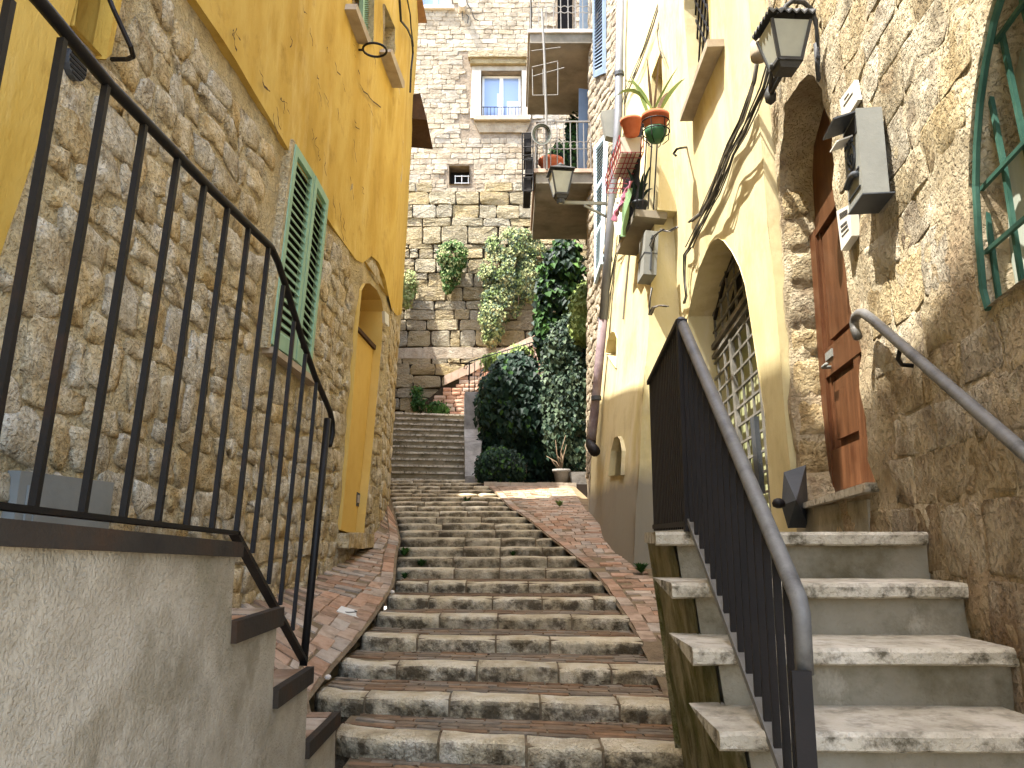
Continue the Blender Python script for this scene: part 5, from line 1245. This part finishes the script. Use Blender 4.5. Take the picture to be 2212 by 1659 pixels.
def plate(px, label, n1, lines):
    t = thing('wall_plate', label, 'sign', WS.px(*px[-1]))
    q = uvs(WS, px); m = MB(); m.wprism(WS, q, .012, n1); f = m.build('plate', M['plate'], t)
    a, b, c_, d_ = [Vector(p) for p in q]
    for (t0, s0, s1, hh) in lines:
        p0, p1 = a.lerp(d_, t0), b.lerp(c_, t0); l0, l1 = p0.lerp(p1, s0), p0.lerp(p1, s1); h_ = (d_ - a) * hh
        m = MB(); m.wprism(WS, [tuple(l0), tuple(l1), tuple(l1 + h_), tuple(l0 + h_)], n1, n1 + .002); m.build('print_line', M['ink'], f)
    return t
plate([(1834, 268), (1868, 214), (1860, 172), (1827, 216)], 'pale enamel plate above the grey post box', .03, ((.55, .2, .8, .05), (.75, .3, .6, .04)))
pt_ = [(1840, 541), (1864, 508), (1860, 440), (1829, 455)]
plate(pt_, 'off white intercom plate below the grey post box', .05, ((.28, .2, .8, .03), (.4, .2, .75, .05), (.52, .2, .7, .05), (.75, .2, .8, .02), (.79, .2, .8, .02), (.83, .2, .8, .02), (.87, .2, .8, .02)))
# wall handrail
hr = thing('wall_handrail', 'grey tubular handrail with a hooked end fixed to the rough stone wall', 'handrail', WS.px(1960, 790))
HN = .085
pts = [WS.px(x, y, HN) for x, y in [(1853, 728), (1847, 712), (1845, 696), (1848, 684), (1856, 677), (1866, 677), (1882, 688), (2212, 977), (2420, 1160)]]
m = MB(); m.tube(pts, .021, 12); m.build('rail', M['rail_grey'], hr, True)
m = MB(); m.tube([WS.px(1946, 745, HN), WS.px(1940, 775, HN * .9), WS.px(1948, 788, HN * .5), WS.px(1972, 790, 0)], .009, 8); m.build('bracket', M['iron'], hr, True)
m = MB(); m.tube([WS.px(2300, 1060, HN), WS.px(2296, 1090, HN * .9), WS.px(2310, 1100, 0)], .009, 8); m.build('bracket', M['iron'], hr, True)

# ------------------------------------------------------------------ right stone stair
RS_ = thing('side_stair', 'steep side stair of pale stone slabs climbing to the wooden door', 'stair', (1, 2.5, EYE - .5))
rt, rr_, rd = .29, .174, 3.16
XL, XR = .545, 1.57
for k in range(-0, 9):
    y = rd - rt * k; z = .02 - rr_ * k; yb = y + rt + .08 if k else 4.2
    tl = .045
    xr = lambda yy: 1.55 + .13 * (yy - 2.85) + .02
    xa = lambda yy, zz: .575 + .075 * (yy - 2.57) - .12 * zz + .012
    yl = min(yb, 4.2); zz = z - .05
    m = MB(); m.hexa([(xa(y, -2.2), y + .025, EYE - 2.2), (xr(y), y + .0, EYE - 2.2), (xr(yl), yl, EYE - 2.2), (xa(yl, -2.2), yl, EYE - 2.2), (xa(y, zz), y + .025, EYE + zz), (xr(y), y + .0, EYE + zz), (xr(yl), yl, EYE + zz), (xa(yl, zz), yl, EYE + zz)])
    if k == 0: m.box(1.1, 2.0, 4.2, 5.4, EYE - 2.2, EYE + zz)
    st = m.build('riser', M['riser'], RS_)
    # slab with worn front
    sl_ = MB(); secs = 12; base = 0
    prof = [(.0, -.052), (-.012, -.045), (-.014, -.012), (-.004, -.001), (.03, .0), (yb - y, 0.0)]
    sd = R.uniform(0, 50); x0 = XL + (.0 if k else -.0); x1 = xr(y) - .02 if k else xr(y) - .04
    for i in range(secs + 1):
        x = x0 + (x1 - x0) * i / secs; tilt = -.018 * (i / secs)
        for (py, pz) in prof:
            j = .005 * noise.noise(Vector((x * 9, pz * 30, sd))) + .003 * noise.noise(Vector((x * 30, pz * 60, sd)))
            sl_.v.append((max(x, x0 + (.09 + .075 * (y + py - rd) if py > .5 else 0)), y - .02 + py + j + tilt, EYE + z + pz + j * .6))
    q = len(prof)
    for i in range(secs):
        for j in range(q - 1): sl_.f.append((i * q + j, (i + 1) * q + j, (i + 1) * q + j + 1, i * q + j + 1))
        sl_.f.append((i * q + q - 1, (i + 1) * q + q - 1, (i + 1) * q, i * q))
    sl_.f.append(tuple(range(q))); sl_.f.append(tuple(secs * q + j for j in range(q)))
    sl_.build('tread_slab', M['slab'], st, False)
# mossy flank, slightly battered
FW = Wall((.57, 2.57, 0), (.075, 1, 0), (-.12, 0, 1), (-1, 0, 0)); fu = lambda Y: (Y - 2.57) * math.hypot(1, .075)
m = MB()
prof = [(fu(.6), -2.4), (fu(4.2), -2.4), (fu(4.2), -.03)]
for k in range(0, 9):
    prof += [(fu(rd - rt * k + .02), -.03 - rr_ * k), (fu(rd - rt * k + .02), -.03 - rr_ * (k + 1))]
panel(m, FW, prof, [], .06, lambda u, v: .008 * nz(u, v, 7, 4) + .014 * nz(u, v, 2, 3))
m.hexa([(.9, 4.15, EYE - 2.2), (1.3, 4.15, EYE - 2.2), (1.3, 4.2, EYE - 2.2), (.95, 4.2, EYE - 2.2), (.69, 4.15, EYE - .03), (1.3, 4.15, EYE - .03), (1.3, 4.2, EYE - .03), (.69, 4.2, EYE - .03)])
m.build('mossy_flank', M['mossy'], RS_, True)
m = MB(); m.hexa([(.6, 3.14, EYE - .03), (.9, 3.14, EYE - .03), (.95, 4.26, EYE - .03), (.685, 4.26, EYE - .03), (.6, 3.14, EYE + .022), (.9, 3.14, EYE + .022), (.95, 4.26, EYE + .022), (.685, 4.26, EYE + .022)]); m.build('landing_edge', M['slab'], RS_)

# railing on the side stair: grey tube over close-set flat bars
RX_ = .68
SRL = thing('stair_railing', 'iron railing of close dark flat bars under a thick grey tube handrail', 'railing', onX(1738, 1600, RX_))
tube = [onX(x, y, RX_) for x, y in [(1471, 694), (1600, 995), (1711, 1260), (1724, 1292), (1731, 1325), (1738, 1456)]]
m = MB(); m.tube(tube, .0215, 12); m.build('handrail', M['rail_grey'], SRL, True)
tA, tB = tube[0], tube[2]
sA, sB = Vector((RX_, 3.12, EYE + .06)), Vector((RX_, 1.88, EYE - .76))
yy = 3.10; i = 0
while yy > 1.97:
    f_ = (yy - tA.y) / (tB.y - tA.y); ztop = tA.z + (tB.z - tA.z) * f_ - .012
    g_ = (yy - sA.y) / (sB.y - sA.y); zb = sA.z + (sB.z - sA.z) * g_
    m = MB(); m.vbar((RX_, yy, zb), (RX_, yy, ztop), .02, .008); m.build('flat_bar', M['iron_dark'], SRL); yy -= .074
m = MB(); m.bar(sA, sB, .03, .02); m.build('stringer', M['rail_grey'], SRL)
m = MB(); m.vbar((RX_ - .022, 1.935, EYE - 1.3), (RX_ - .022, 1.935, EYE - .3), .045, .012); m.build('post', M['iron_dark'], SRL)
m = MB(); m.vbar((RX_ - .004, 3.13, EYE + .02), (RX_ - .004, 3.13, tA.z), .04, .03); m.build('post', M['iron_dark'], SRL)
# level run on the landing, going away
bA = tA.copy(); bB = Vector((onY(1406, 846, 4.12).x, 4.12, tA.z - .07)); m = MB(); m.bar(bA, bB, .04, .02); m.build('top_rail', M['iron_dark'], SRL)
k = 20
for i in range(1, k + 1):
    p = bA.lerp(bB, i / k); m = MB(); m.vbar((p.x, p.y, EYE + .03), (p.x, p.y, p.z), .012, .022); m.build('flat_bar', M['iron_dark'], SRL)
m = MB(); m.bar(Vector((bA.x, bA.y, EYE + .05)), Vector((bB.x, bB.y, EYE + .05)), .03, .02); m.build('bottom_rail', M['iron_dark'], SRL)

# iron corner guard
cg = thing('corner_guard', 'folded iron corner guard with a round knob by the wooden door step', 'guard', (1.7, 5.2, EYE))
C0 = WN.p(5.34 - 7, 0, 0)
def on(x, y, Y): return onY(x, y, Y)
a = [on(1693, 1020, 5.15), on(1741, 1004, 5.2), on(1748, 1140, 5.15), on(1702, 1141, 5.1), on(1688, 1092, 5.05)]
ap = on(1720, 1080, 4.85)
m = MB(); m.add([a[0], a[1], a[2], a[3], a[4], ap], [(0, 1, 5), (1, 2, 5), (2, 3, 5), (3, 4, 5), (4, 0, 5), (0, 1, 2, 3, 4)]); m.build('plate', M['dark_metal'], cg)
m = MB(); kx = on(1682, 1087, 4.9); m.lathe(kx, [(.012, -.03), (.035, -.02), (.04, .0), (.03, .022), (.01, .03)], 12); m.build('knob', M['iron'], cg, True)

# ------------------------------------------------------------------ lamps
def lantern(t, c, r, h, rot, scal):
    """four-sided lantern narrowing downwards; c is the centre of its eave"""
    c = Vector(c); cs = [(math.cos(rot + math.pi / 4 + k * math.pi / 2), math.sin(rot + math.pi / 4 + k * math.pi / 2)) for k in range(4)]
    top = [c + Vector((x * r, y * r, -.02)) for x, y in cs]; bot = [c + Vector((x * r * .58, y * r * .58, -h)) for x, y in cs]
    for k in range(4):
        j = (k + 1) % 4; m = MB(); q = [bot[k], bot[j], top[j], top[k]]; ce = sum(q, Vector()) / 4; nn_ = Vector((ce.x - c.x, ce.y - c.y, 0)).normalized() * -.004
        m.hexa([bot[k].lerp(bot[j], .04), bot[j].lerp(bot[k], .04), top[j].lerp(top[k], .04), top[k].lerp(top[j], .04)] + [p + nn_ for p in (bot[k].lerp(bot[j], .04), bot[j].lerp(bot[k], .04), top[j].lerp(top[k], .04), top[k].lerp(top[j], .04))]); m.build('glass_pane', M['frosted'], t)
        m = MB(); m.bar(bot[k], top[k], .02 * r / .18, .02 * r / .18); m.build('corner_bar', M['lamp_iron'], t)
        m = MB(); m.bar(bot[k], bot[j], .022 * r / .18, .022 * r / .18); m.build('base_bar', M['lamp_iron'], t)
    e = r * 1.22; nS = 6; m = MB(); apx = c + Vector((0, 0, r * .62)); ring = []
    for k in range(4):
        A = c + Vector((cs[k][0] * e, cs[k][1] * e, .02)); B = c + Vector((cs[(k + 1) % 4][0] * e, cs[(k + 1) % 4][1] * e, .02))
        for i in range(nS * 2): p = A.lerp(B, i / (nS * 2)); ring.append(p + Vector((0, 0, -.022 * scal if i % 2 else 0.0)))
    n = len(ring); inn = [p.lerp(apx, .62) for p in ring]
    m.add(ring + inn + [p + Vector((0, 0, .012)) for p in ring] + [p + Vector((0, 0, .012)) for p in inn], [(i, (i + 1) % n, n + (i + 1) % n, n + i) for i in range(n)] + [(2 * n + i, 2 * n + (i + 1) % n, 3 * n + (i + 1) % n, 3 * n + i) for i in range(n)] + [(i, (i + 1) % n, 2 * n + (i + 1) % n, 2 * n + i) for i in range(n)])
    m.build('lamp_roof', M['lamp_iron'], t)
    m = MB(); m.lathe(c, [(r * .42, r * .36), (r * .42, r * .55), (r * .2, r * .68), (r * .08, r * .8)], 12); m.build('roof_cap', M['lamp_iron'], t)
    b2 = c + Vector((0, 0, -h)); m = MB(); rb = r * .58
    m.hexa([b2 + Vector((x * rb * .8, y * rb * .8, -.05 * r / .18)) for x, y in cs] + [b2 + Vector((x * rb, y * rb, 0)) for x, y in cs]); m.build('lamp_base', M['lamp_iron'], t)
    return b2
LN = thing('street_lamp', 'large iron wall lantern with a scalloped roof above the wooden door', 'street lamp', WS.px(1760, 100))
lc = onY(1692, 60, 4.0)
LNbot = lantern(LN, (lc.x, 4.0, lc.z), .15, .225, .06, 1)
wallp = WS.px(1765, 115, .0)
m = MB(); arc = [onY(1768, 130, 4.1), onY(1765, 60, 4.08), onY(1755, 22, 4.05), onY(1736, 5, 4.02), onY(1712, 2, 4.0), onY(1697, 14, 4.0), onY(1692, 32, 4.0)]
m.tube(arc, .014, 8); m.build('swan_arm', M['lamp_iron'], LN, True)
m = MB(); p = arc[0]; m.tube([p, WS.px(1772, 120, 0)], .02, 8); m.tube([p + Vector((0, 0, .1)), p + Vector((0, 0, -.12))], .022, 8); m.build('wall_bracket', M['lamp_iron'], LN, True)
for k, (x, y) in enumerate(((1668, 140), (1688, 135), (1700, 140))):
    m = MB(); m.tube([onY(x, y, 4.0), onY(1664, 200 + k * 3, 4.35)], .013, 6); m.build('strut', M['lamp_iron'], LN, True)
m = MB(); q = onY(1664, 205, 4.35); m.lathe(q, [(.008, -.06), (.03, -.04), (.036, 0), (.02, .04), (.008, .06)], 10); m.build('finial', M['lamp_iron'], LN, True)
m = MB(); q = onY(1640, 112, 4.45); m.lathe(q, [(.05, -.05), (.055, -.02), (.055, .05), (.04, .07)], 12); m.build('cable_gland', M['sill'], LN, True)
FL = thing('street_lamp', 'small iron lantern on a long straight arm in front of the lower balcony', 'street lamp', WP.px(1319, 437, .1))
fc = onY(1211, 376, 11.9)
lantern(FL, fc, .23, .36, .12, 0)
m = MB(); a = onY(1320, 440, 12.3); b = onY(1206, 437, 11.9); m.bar(a, b, .045, .045); m.build('arm', M['grey_metal'], FL)
m = MB(); m.bar(onY(1321, 474, 12.3), onY(1262, 444, 12.05), .03, .03); m.build('brace', M['grey_metal'], FL)
m = MB(); q = onY(1211, 432, 11.9); m.lathe(q, [(.06, -.05), (.07, 0), (.03, .06)], 10); m.build('holder', M['dark_metal'], FL)

# ------------------------------------------------------------------ plants
def leaf_cloud(mb, blobs, count, size, seed, face=Vector((0, -1, .5)), gap=.0, gs=2.0, droop=.3):
    rr = random.Random(seed); tot = sum(b[3] * b[4] * b[5] for b in blobs) if False else sum((b[3] * b[5]) for b in blobs)
    for (x, y, z, rx, ry, rz) in blobs:
        n = int(count * rx * rz / tot)
        for _ in range(n):
            while True:
                d = Vector((rr.gauss(0, 1), rr.gauss(0, 1), rr.gauss(0, 1))).normalized()
                if d.y < .35: break
            rad = rr.uniform(.35, 1.08) ** .5 if rr.random() < .8 else rr.uniform(1, 1.16)
            p = Vector((x + d.x * rx * rad, y + d.y * ry * rad, z + d.z * rz * rad))
            if noise.noise(p * gs) < gap - .35: continue
            p += Vector((rr.uniform(-1, 1), rr.uniform(-1, 1), rr.uniform(-1, 1))) * size * .6
            nrm = (d * .7 + face * .6 + Vector((rr.gauss(0, .45), rr.gauss(0, .45), rr.gauss(0, .45)))).normalized()
            t = nrm.cross(Vector((rr.uniform(-.4, .4), rr.uniform(-.4, .4), 1))); t = t.normalized() if t.length > .1 else Vector((1, 0, 0))
            l = nrm.cross(t).normalized(); 
            if l.z > 0: l = -l
            s = size * rr.uniform(.55, 1.25); w_ = s * rr.uniform(.36, .5)
            fold = nrm * s * .12
            mb.add([p, p + l * s * .35 - t * w_ + fold, p + l * s - nrm * s * droop * .5, p + l * s * .35 + t * w_ + fold], [(0, 1, 2), (0, 2, 3)])
def stems(mb, root, tips, r, seed):
    rr = random.Random(seed)
    for tpt in tips:
        root_, tp_ = Vector(root), Vector(tpt); P = [root_.lerp(tp_, k / 5) + Vector((rr.uniform(-.08, .08), rr.uniform(-.05, .05), rr.uniform(-.05, .05))) * (1 if 0 < k < 5 else 0) for k in range(6)]
        mb.tube(P, [r * (1 - .14 * k) for k in range(6)], 5)
def blob(x, y, Y, wpx, hpx, ry):
    c = onY(x, y, Y); dep = proj(c)[2]; return (c.x, Y, c.z, wpx * dep / F, ry, hpx * dep / F)
def plant(name, label, cat, blobs, count, size, m_, seed, root, tips, r=.02, extra=None, **kw):
    t = thing(name, label, cat, root)
    mb = MB(); leaf_cloud(mb, blobs, count, size, seed, **kw); mb.build('foliage', M[m_], t)
    if extra: mb = MB(); leaf_cloud(mb, blobs, int(count * extra[1]), size * extra[2], seed + 1, **kw); mb.build('foliage', M[extra[0]], t)
    mb = MB(); stems(mb, root, tips, r, seed + 2); mb.build('stem', M['twig'], t, True)
    return t
B = blob
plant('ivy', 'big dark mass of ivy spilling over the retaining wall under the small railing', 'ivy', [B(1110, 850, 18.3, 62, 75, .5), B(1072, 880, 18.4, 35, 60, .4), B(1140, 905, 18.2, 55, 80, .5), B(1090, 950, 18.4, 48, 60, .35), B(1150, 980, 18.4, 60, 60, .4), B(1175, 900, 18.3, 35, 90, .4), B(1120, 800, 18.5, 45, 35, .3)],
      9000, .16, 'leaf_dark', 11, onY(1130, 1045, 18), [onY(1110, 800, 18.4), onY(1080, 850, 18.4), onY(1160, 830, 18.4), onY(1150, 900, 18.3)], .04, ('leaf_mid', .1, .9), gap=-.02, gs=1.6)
plant('creeper', 'tall grey green creeper hanging beside the lower drainpipe', 'creeper', [B(1225, 760, 17.2, 40, 70, .35), B(1240, 850, 17.1, 42, 90, .4), B(1225, 930, 17.1, 45, 70, .4), B(1205, 850, 17.3, 30, 80, .3), B(1250, 720, 17.2, 30, 60, .3), B(1200, 780, 17.4, 25, 60, .3), B(1255, 950, 17.0, 25, 70, .3)],
      9000, .1, 'leaf_grey', 21, onY(1245, 1045, 17), [onY(1230, 760, 17.2), onY(1250, 700, 17.2), onY(1205, 800, 17.3)], .035, ('leaf_dark', .45, 1.2), gap=.0, gs=2.2)
plant('climbing_vine', 'broad leaved dark vine climbing under the lower balcony', 'vine', [B(1205, 600, 18.6, 32, 60, .3), B(1195, 660, 18.5, 30, 60, .3), B(1225, 560, 18.8, 22, 45, .25), B(1190, 720, 18.4, 28, 45, .3), B(1235, 620, 18.8, 25, 60, .25)],
      2600, .19, 'leaf_mid', 31, onY(1200, 800, 18.6), [onY(1205, 560, 18.7), onY(1235, 540, 18.9), onY(1190, 620, 18.6)], .03, ('leaf_dark', .9, 1.0), gap=.03)
plant('light_shrub', 'pale yellow green shrub at the top of the creeper next to the far house wall', 'shrub', [B(1262, 660, 16.8, 26, 38, .3), B(1258, 710, 16.8, 24, 36, .3), B(1270, 630, 16.9, 16, 22, .2)],
      2400, .1, 'leaf_light', 41, onY(1260, 800, 17), [onY(1262, 640, 16.9), onY(1250, 680, 16.9)], .02)
plant('wall_plant', 'large straggling plant hanging on the ancient wall', 'plant', [B(1110, 530, 23.6, 55, 35, .35), B(1100, 590, 23.6, 58, 48, .35), B(1085, 650, 23.65, 42, 40, .3), B(1140, 600, 23.65, 34, 62, .3), B(1065, 690, 23.3, 26, 38, .25), B(1062, 720, 23.3, 18, 26, .2), B(1150, 550, 23.7, 25, 40, .25)],
      15000, .085, 'leaf_dry', 51, onY(1130, 560, 23.9), [onY(1090, 600, 23.5), onY(1070, 690, 23.4), onY(1150, 640, 23.5), onY(1100, 520, 23.5), onY(1060, 640, 23.5), onY(1120, 660, 23.4)], .03, ('leaf_grey', .6, 1.0), gap=.2, gs=2.4)
plant('wall_plant', 'small round bushy plant growing from the ancient wall', 'plant', [B(978, 553, 23.65, 29, 30, .35), B(975, 590, 23.7, 18, 26, .25), B(968, 618, 23.75, 8, 14, .15)], 3800, .085, 'leaf_mid', 61, onY(978, 600, 23.9), [onY(975, 545, 23.5), onY(990, 560, 23.5), onY(965, 560, 23.5)], .025, ('leaf_dry', .7, 1.0), gap=.16, gs=3)
plant('wall_plant', 'half hidden plant on the ancient wall at the ochre house corner', 'plant', [B(884, 610, 23.7, 14, 26, .25), B(880, 640, 23.7, 12, 22, .2)], 1500, .085, 'leaf_dry', 71, onY(880, 640, 23.9), [onY(886, 600, 23.6), onY(890, 620, 23.6)], .02)
plant('ledge_tuft', 'small tuft growing on the ledge of the ancient wall', 'plant', [B(1022, 812, 23.3, 9, 9, .15)], 160, .1, 'leaf_dry', 81, onY(1022, 822, 23.4), [onY(1024, 806, 23.3)], .01)
plant('wall_moss', 'green weeds at the foot of the rough plinth wall', 'weed', [B(905, 870, 23.2, 16, 14, .15), B(945, 880, 22.2, 22, 12, .15), B(900, 845, 23.2, 10, 10, .1)], 700, .1, 'leaf_mid', 91, onY(905, 885, 23.3), [onY(900, 860, 23.2)], .01)
plant('round_shrub', 'low rounded dark shrub at the edge of the sunny paving', 'shrub', [B(1080, 1005, 16.6, 46, 34, .4), B(1105, 1015, 16.6, 28, 26, .3), B(1060, 1020, 16.6, 26, 22, .3)], 4200, .085, 'leaf_dark', 101, onY(1080, 1045, 16.7), [onY(1060, 1000, 16.6), onY(1090, 985, 16.6), onY(1110, 1005, 16.6)], .02, ('leaf_mid', .18, 1.0))
plant('sun_tuft', 'bright yellow green plant behind the garden railing', 'plant', [B(1085, 780, 19.8, 40, 22, .25), B(1120, 765, 19.8, 25, 18, .2)], 900, .13, 'leaf_light', 111, onY(1090, 815, 19.9), [onY(1080, 770, 19.8), onY(1115, 760, 19.8)], .015)
plant('balcony_ivy', 'green climber behind the rail of the lower balcony', 'ivy', [B(1238, 330, 15.9, 14, 42, .2), B(1215, 335, 15.9, 22, 25, .2), B(1240, 290, 16.2, 12, 40, .15), B(1198, 350, 15.9, 18, 14, .15)], 1300, .11, 'leaf_mid', 121, onY(1236, 366, 16), [onY(1236, 290, 16), onY(1210, 330, 15.9)], .015, ('leaf_dark', .7, 1.0))
# grey pot with a bare sapling
gp_ = onY(1213, 1050, 16.5)
t = pot(Vector((gp_.x, 16.5, EYE + zs(16.2) - .0)), .17, .32, 'round grey ribbed pot holding a bare pale sapling', 'curb')
bt = Vector((gp_.x, 16.5, EYE + zs(16.2) + .28))
for tipx, tipy in (((1200, 950)), ((1224, 960)), ((1212, 975)), ((1190, 990)), ((1222, 940)), ((1180, 985)), ((1205, 985))):
    tp_ = onY(tipx, tipy, 16.5 + R.uniform(-.15, .1)); mid = bt.lerp(tp_, .5) + Vector((R.uniform(-.06, .06), 0, .03))
    m = MB(); m.tube([bt, mid, tp_], [.016, .012, .005], 5); m.build('branch', M['twig'], t, True)
g2 = onY(1252, 1048, 16.5); m = MB(); m.hexa([Vector((g2.x - .15, 16.4, EYE + zs(16.2) - .02)), Vector((g2.x + .17, 16.4, EYE + zs(16.2) - .02)), Vector((g2.x + .17, 16.7, EYE + zs(16.2) - .02)), Vector((g2.x - .15, 16.7, EYE + zs(16.2) - .02)), Vector((g2.x - .18, 16.37, EYE + zs(16.2) + .26)), Vector((g2.x + .2, 16.37, EYE + zs(16.2) + .26)), Vector((g2.x + .2, 16.73, EYE + zs(16.2) + .26)), Vector((g2.x - .18, 16.73, EYE + zs(16.2) + .26))])
tag(m.build('planter_box', M['curb']), 'grey tapered planter box against the drainpipe foot', 'planter')
# weeds in the joints
def weed(X, Y, z, r, n, label, m_='leaf_mid', rnd=0):
    t = thing('weed', label, 'weed', (X, Y, EYE + z)); rr = random.Random(rnd); mb = MB()
    for _ in range(n):
        a = rr.uniform(0, 6.28); d = rr.uniform(.2, 1) * r; p = Vector((X, Y, EYE + z)); tip = p + Vector((math.cos(a) * d, math.sin(a) * d * .6, rr.uniform(.2, .9) * r)); s = Vector((-math.sin(a), math.cos(a), 0)) * r * .12
        mid = p.lerp(tip, .6) + Vector((0, 0, r * .15)); mb.add([p - s * .3, mid - s, tip, mid + s, p + s * .3], [(0, 1, 2, 3, 4)])
    mb.build('leaves', M[m_], t)
def stair_weed(x, n, r, k, label, rnd):
    Y = D0 + n * T - .015; c_ = onY(x, 1000, Y); weed(c_.x * 1.0, Y, -H0 + (n - 1) * RS + .0, r, k, label, 'leaf_mid', rnd)
stair_weed(878, 9, .12, 60, 'weed tuft at the left end of a middle step', 1)
stair_weed(915, 8, .1, 50, 'weed tuft against the riser just right of the left kerb, mid stair', 2)
stair_weed(1108, 9, .07, 40, 'small weed in the middle of a step near the drain side', 3)
stair_weed(1010, 17, .13, 50, 'weed tuft near the sunlit corner of the stairs', 4)
stair_weed(880, 7, .08, 40, 'weed tuft low at the left stair edge beside the brick ramp', 5)
weed(onY(1395, 1245, 8.2).x - .05, 8.15, zs(8.1), .12, 60, 'green weed where the yellow plinth meets the brick path', 'leaf_mid', 6)
weed(.75, 12.9, zs(12.9), .12, 50, 'weed growing through the sunlit paving', 'leaf_light', 7)
# drain plate, pebbles, fallen leaves
pc = Vector((onY(757, 1320, 6.55).x, 6.55, 0)); zq = zl(pc.x, 6.55)
m = MB(); m.hexa([(pc.x + a * .09, 6.55 + b * .085, EYE + zl(pc.x + a * .09, 6.55 + b * .085) + c_) for c_ in (-.02, .006) for a, b in ((-1, -1), (1, -1), (1, 1), (-1, 1))])
dp_ = m.build('drain_plate', M['plate']); tag(dp_, 'small pale metal drain plate set in the left brick ramp', 'drain cover')
m = MB(); m.tube([(pc.x + .05 * math.cos(a * .52), 6.55 + .06 * math.sin(a * .52), EYE + zl(pc.x, 6.55) + .008) for a in range(12)], .004, 5, closed=True); m.build('ring', M['ink'], dp_)
for i, (x, y, Y, lab) in enumerate(((712, 1370, 5.2, 'single white pebble lying on the left brick ramp'), (848, 1270, 7.35, 'tiny pale pebble at the edge where ramp meets stair'))):
    X = onY(x, y, Y).x; m = MB(); r = .022; m.lathe((X, Y, EYE + zl(X, Y) + .005), [(r * .5, -.012), (r, .0), (r * .8, .014), (r * .2, .02)], 8); tag(m.build('pebble', M['white_stone'], smooth=True), lab, 'pebble')
lf = MB()
for i in range(70):
    n = R.choice([0, 1, 1, 2, 2, 3, 4]); X = R.uniform(.3, RX[n]) if R.random() < .7 else R.uniform(LX[n], .3); Y = D0 + n * T - R.uniform(.01, .3); z = EYE - H0 + (n - 1) * RS + .012
    a = R.uniform(0, 6.28); s = R.uniform(.012, .028); lf.add([(X + s * math.cos(a), Y + s * math.sin(a), z), (X - s * .4 * math.sin(a), Y + s * .4 * math.cos(a), z + .008), (X - s * math.cos(a), Y - s * math.sin(a), z + .002), (X + s * .4 * math.sin(a), Y - s * .4 * math.cos(a), z + .006)], [(0, 1, 2, 3)])
lf.build('fallen_leaves', M['wood_dark'], kind='stuff')
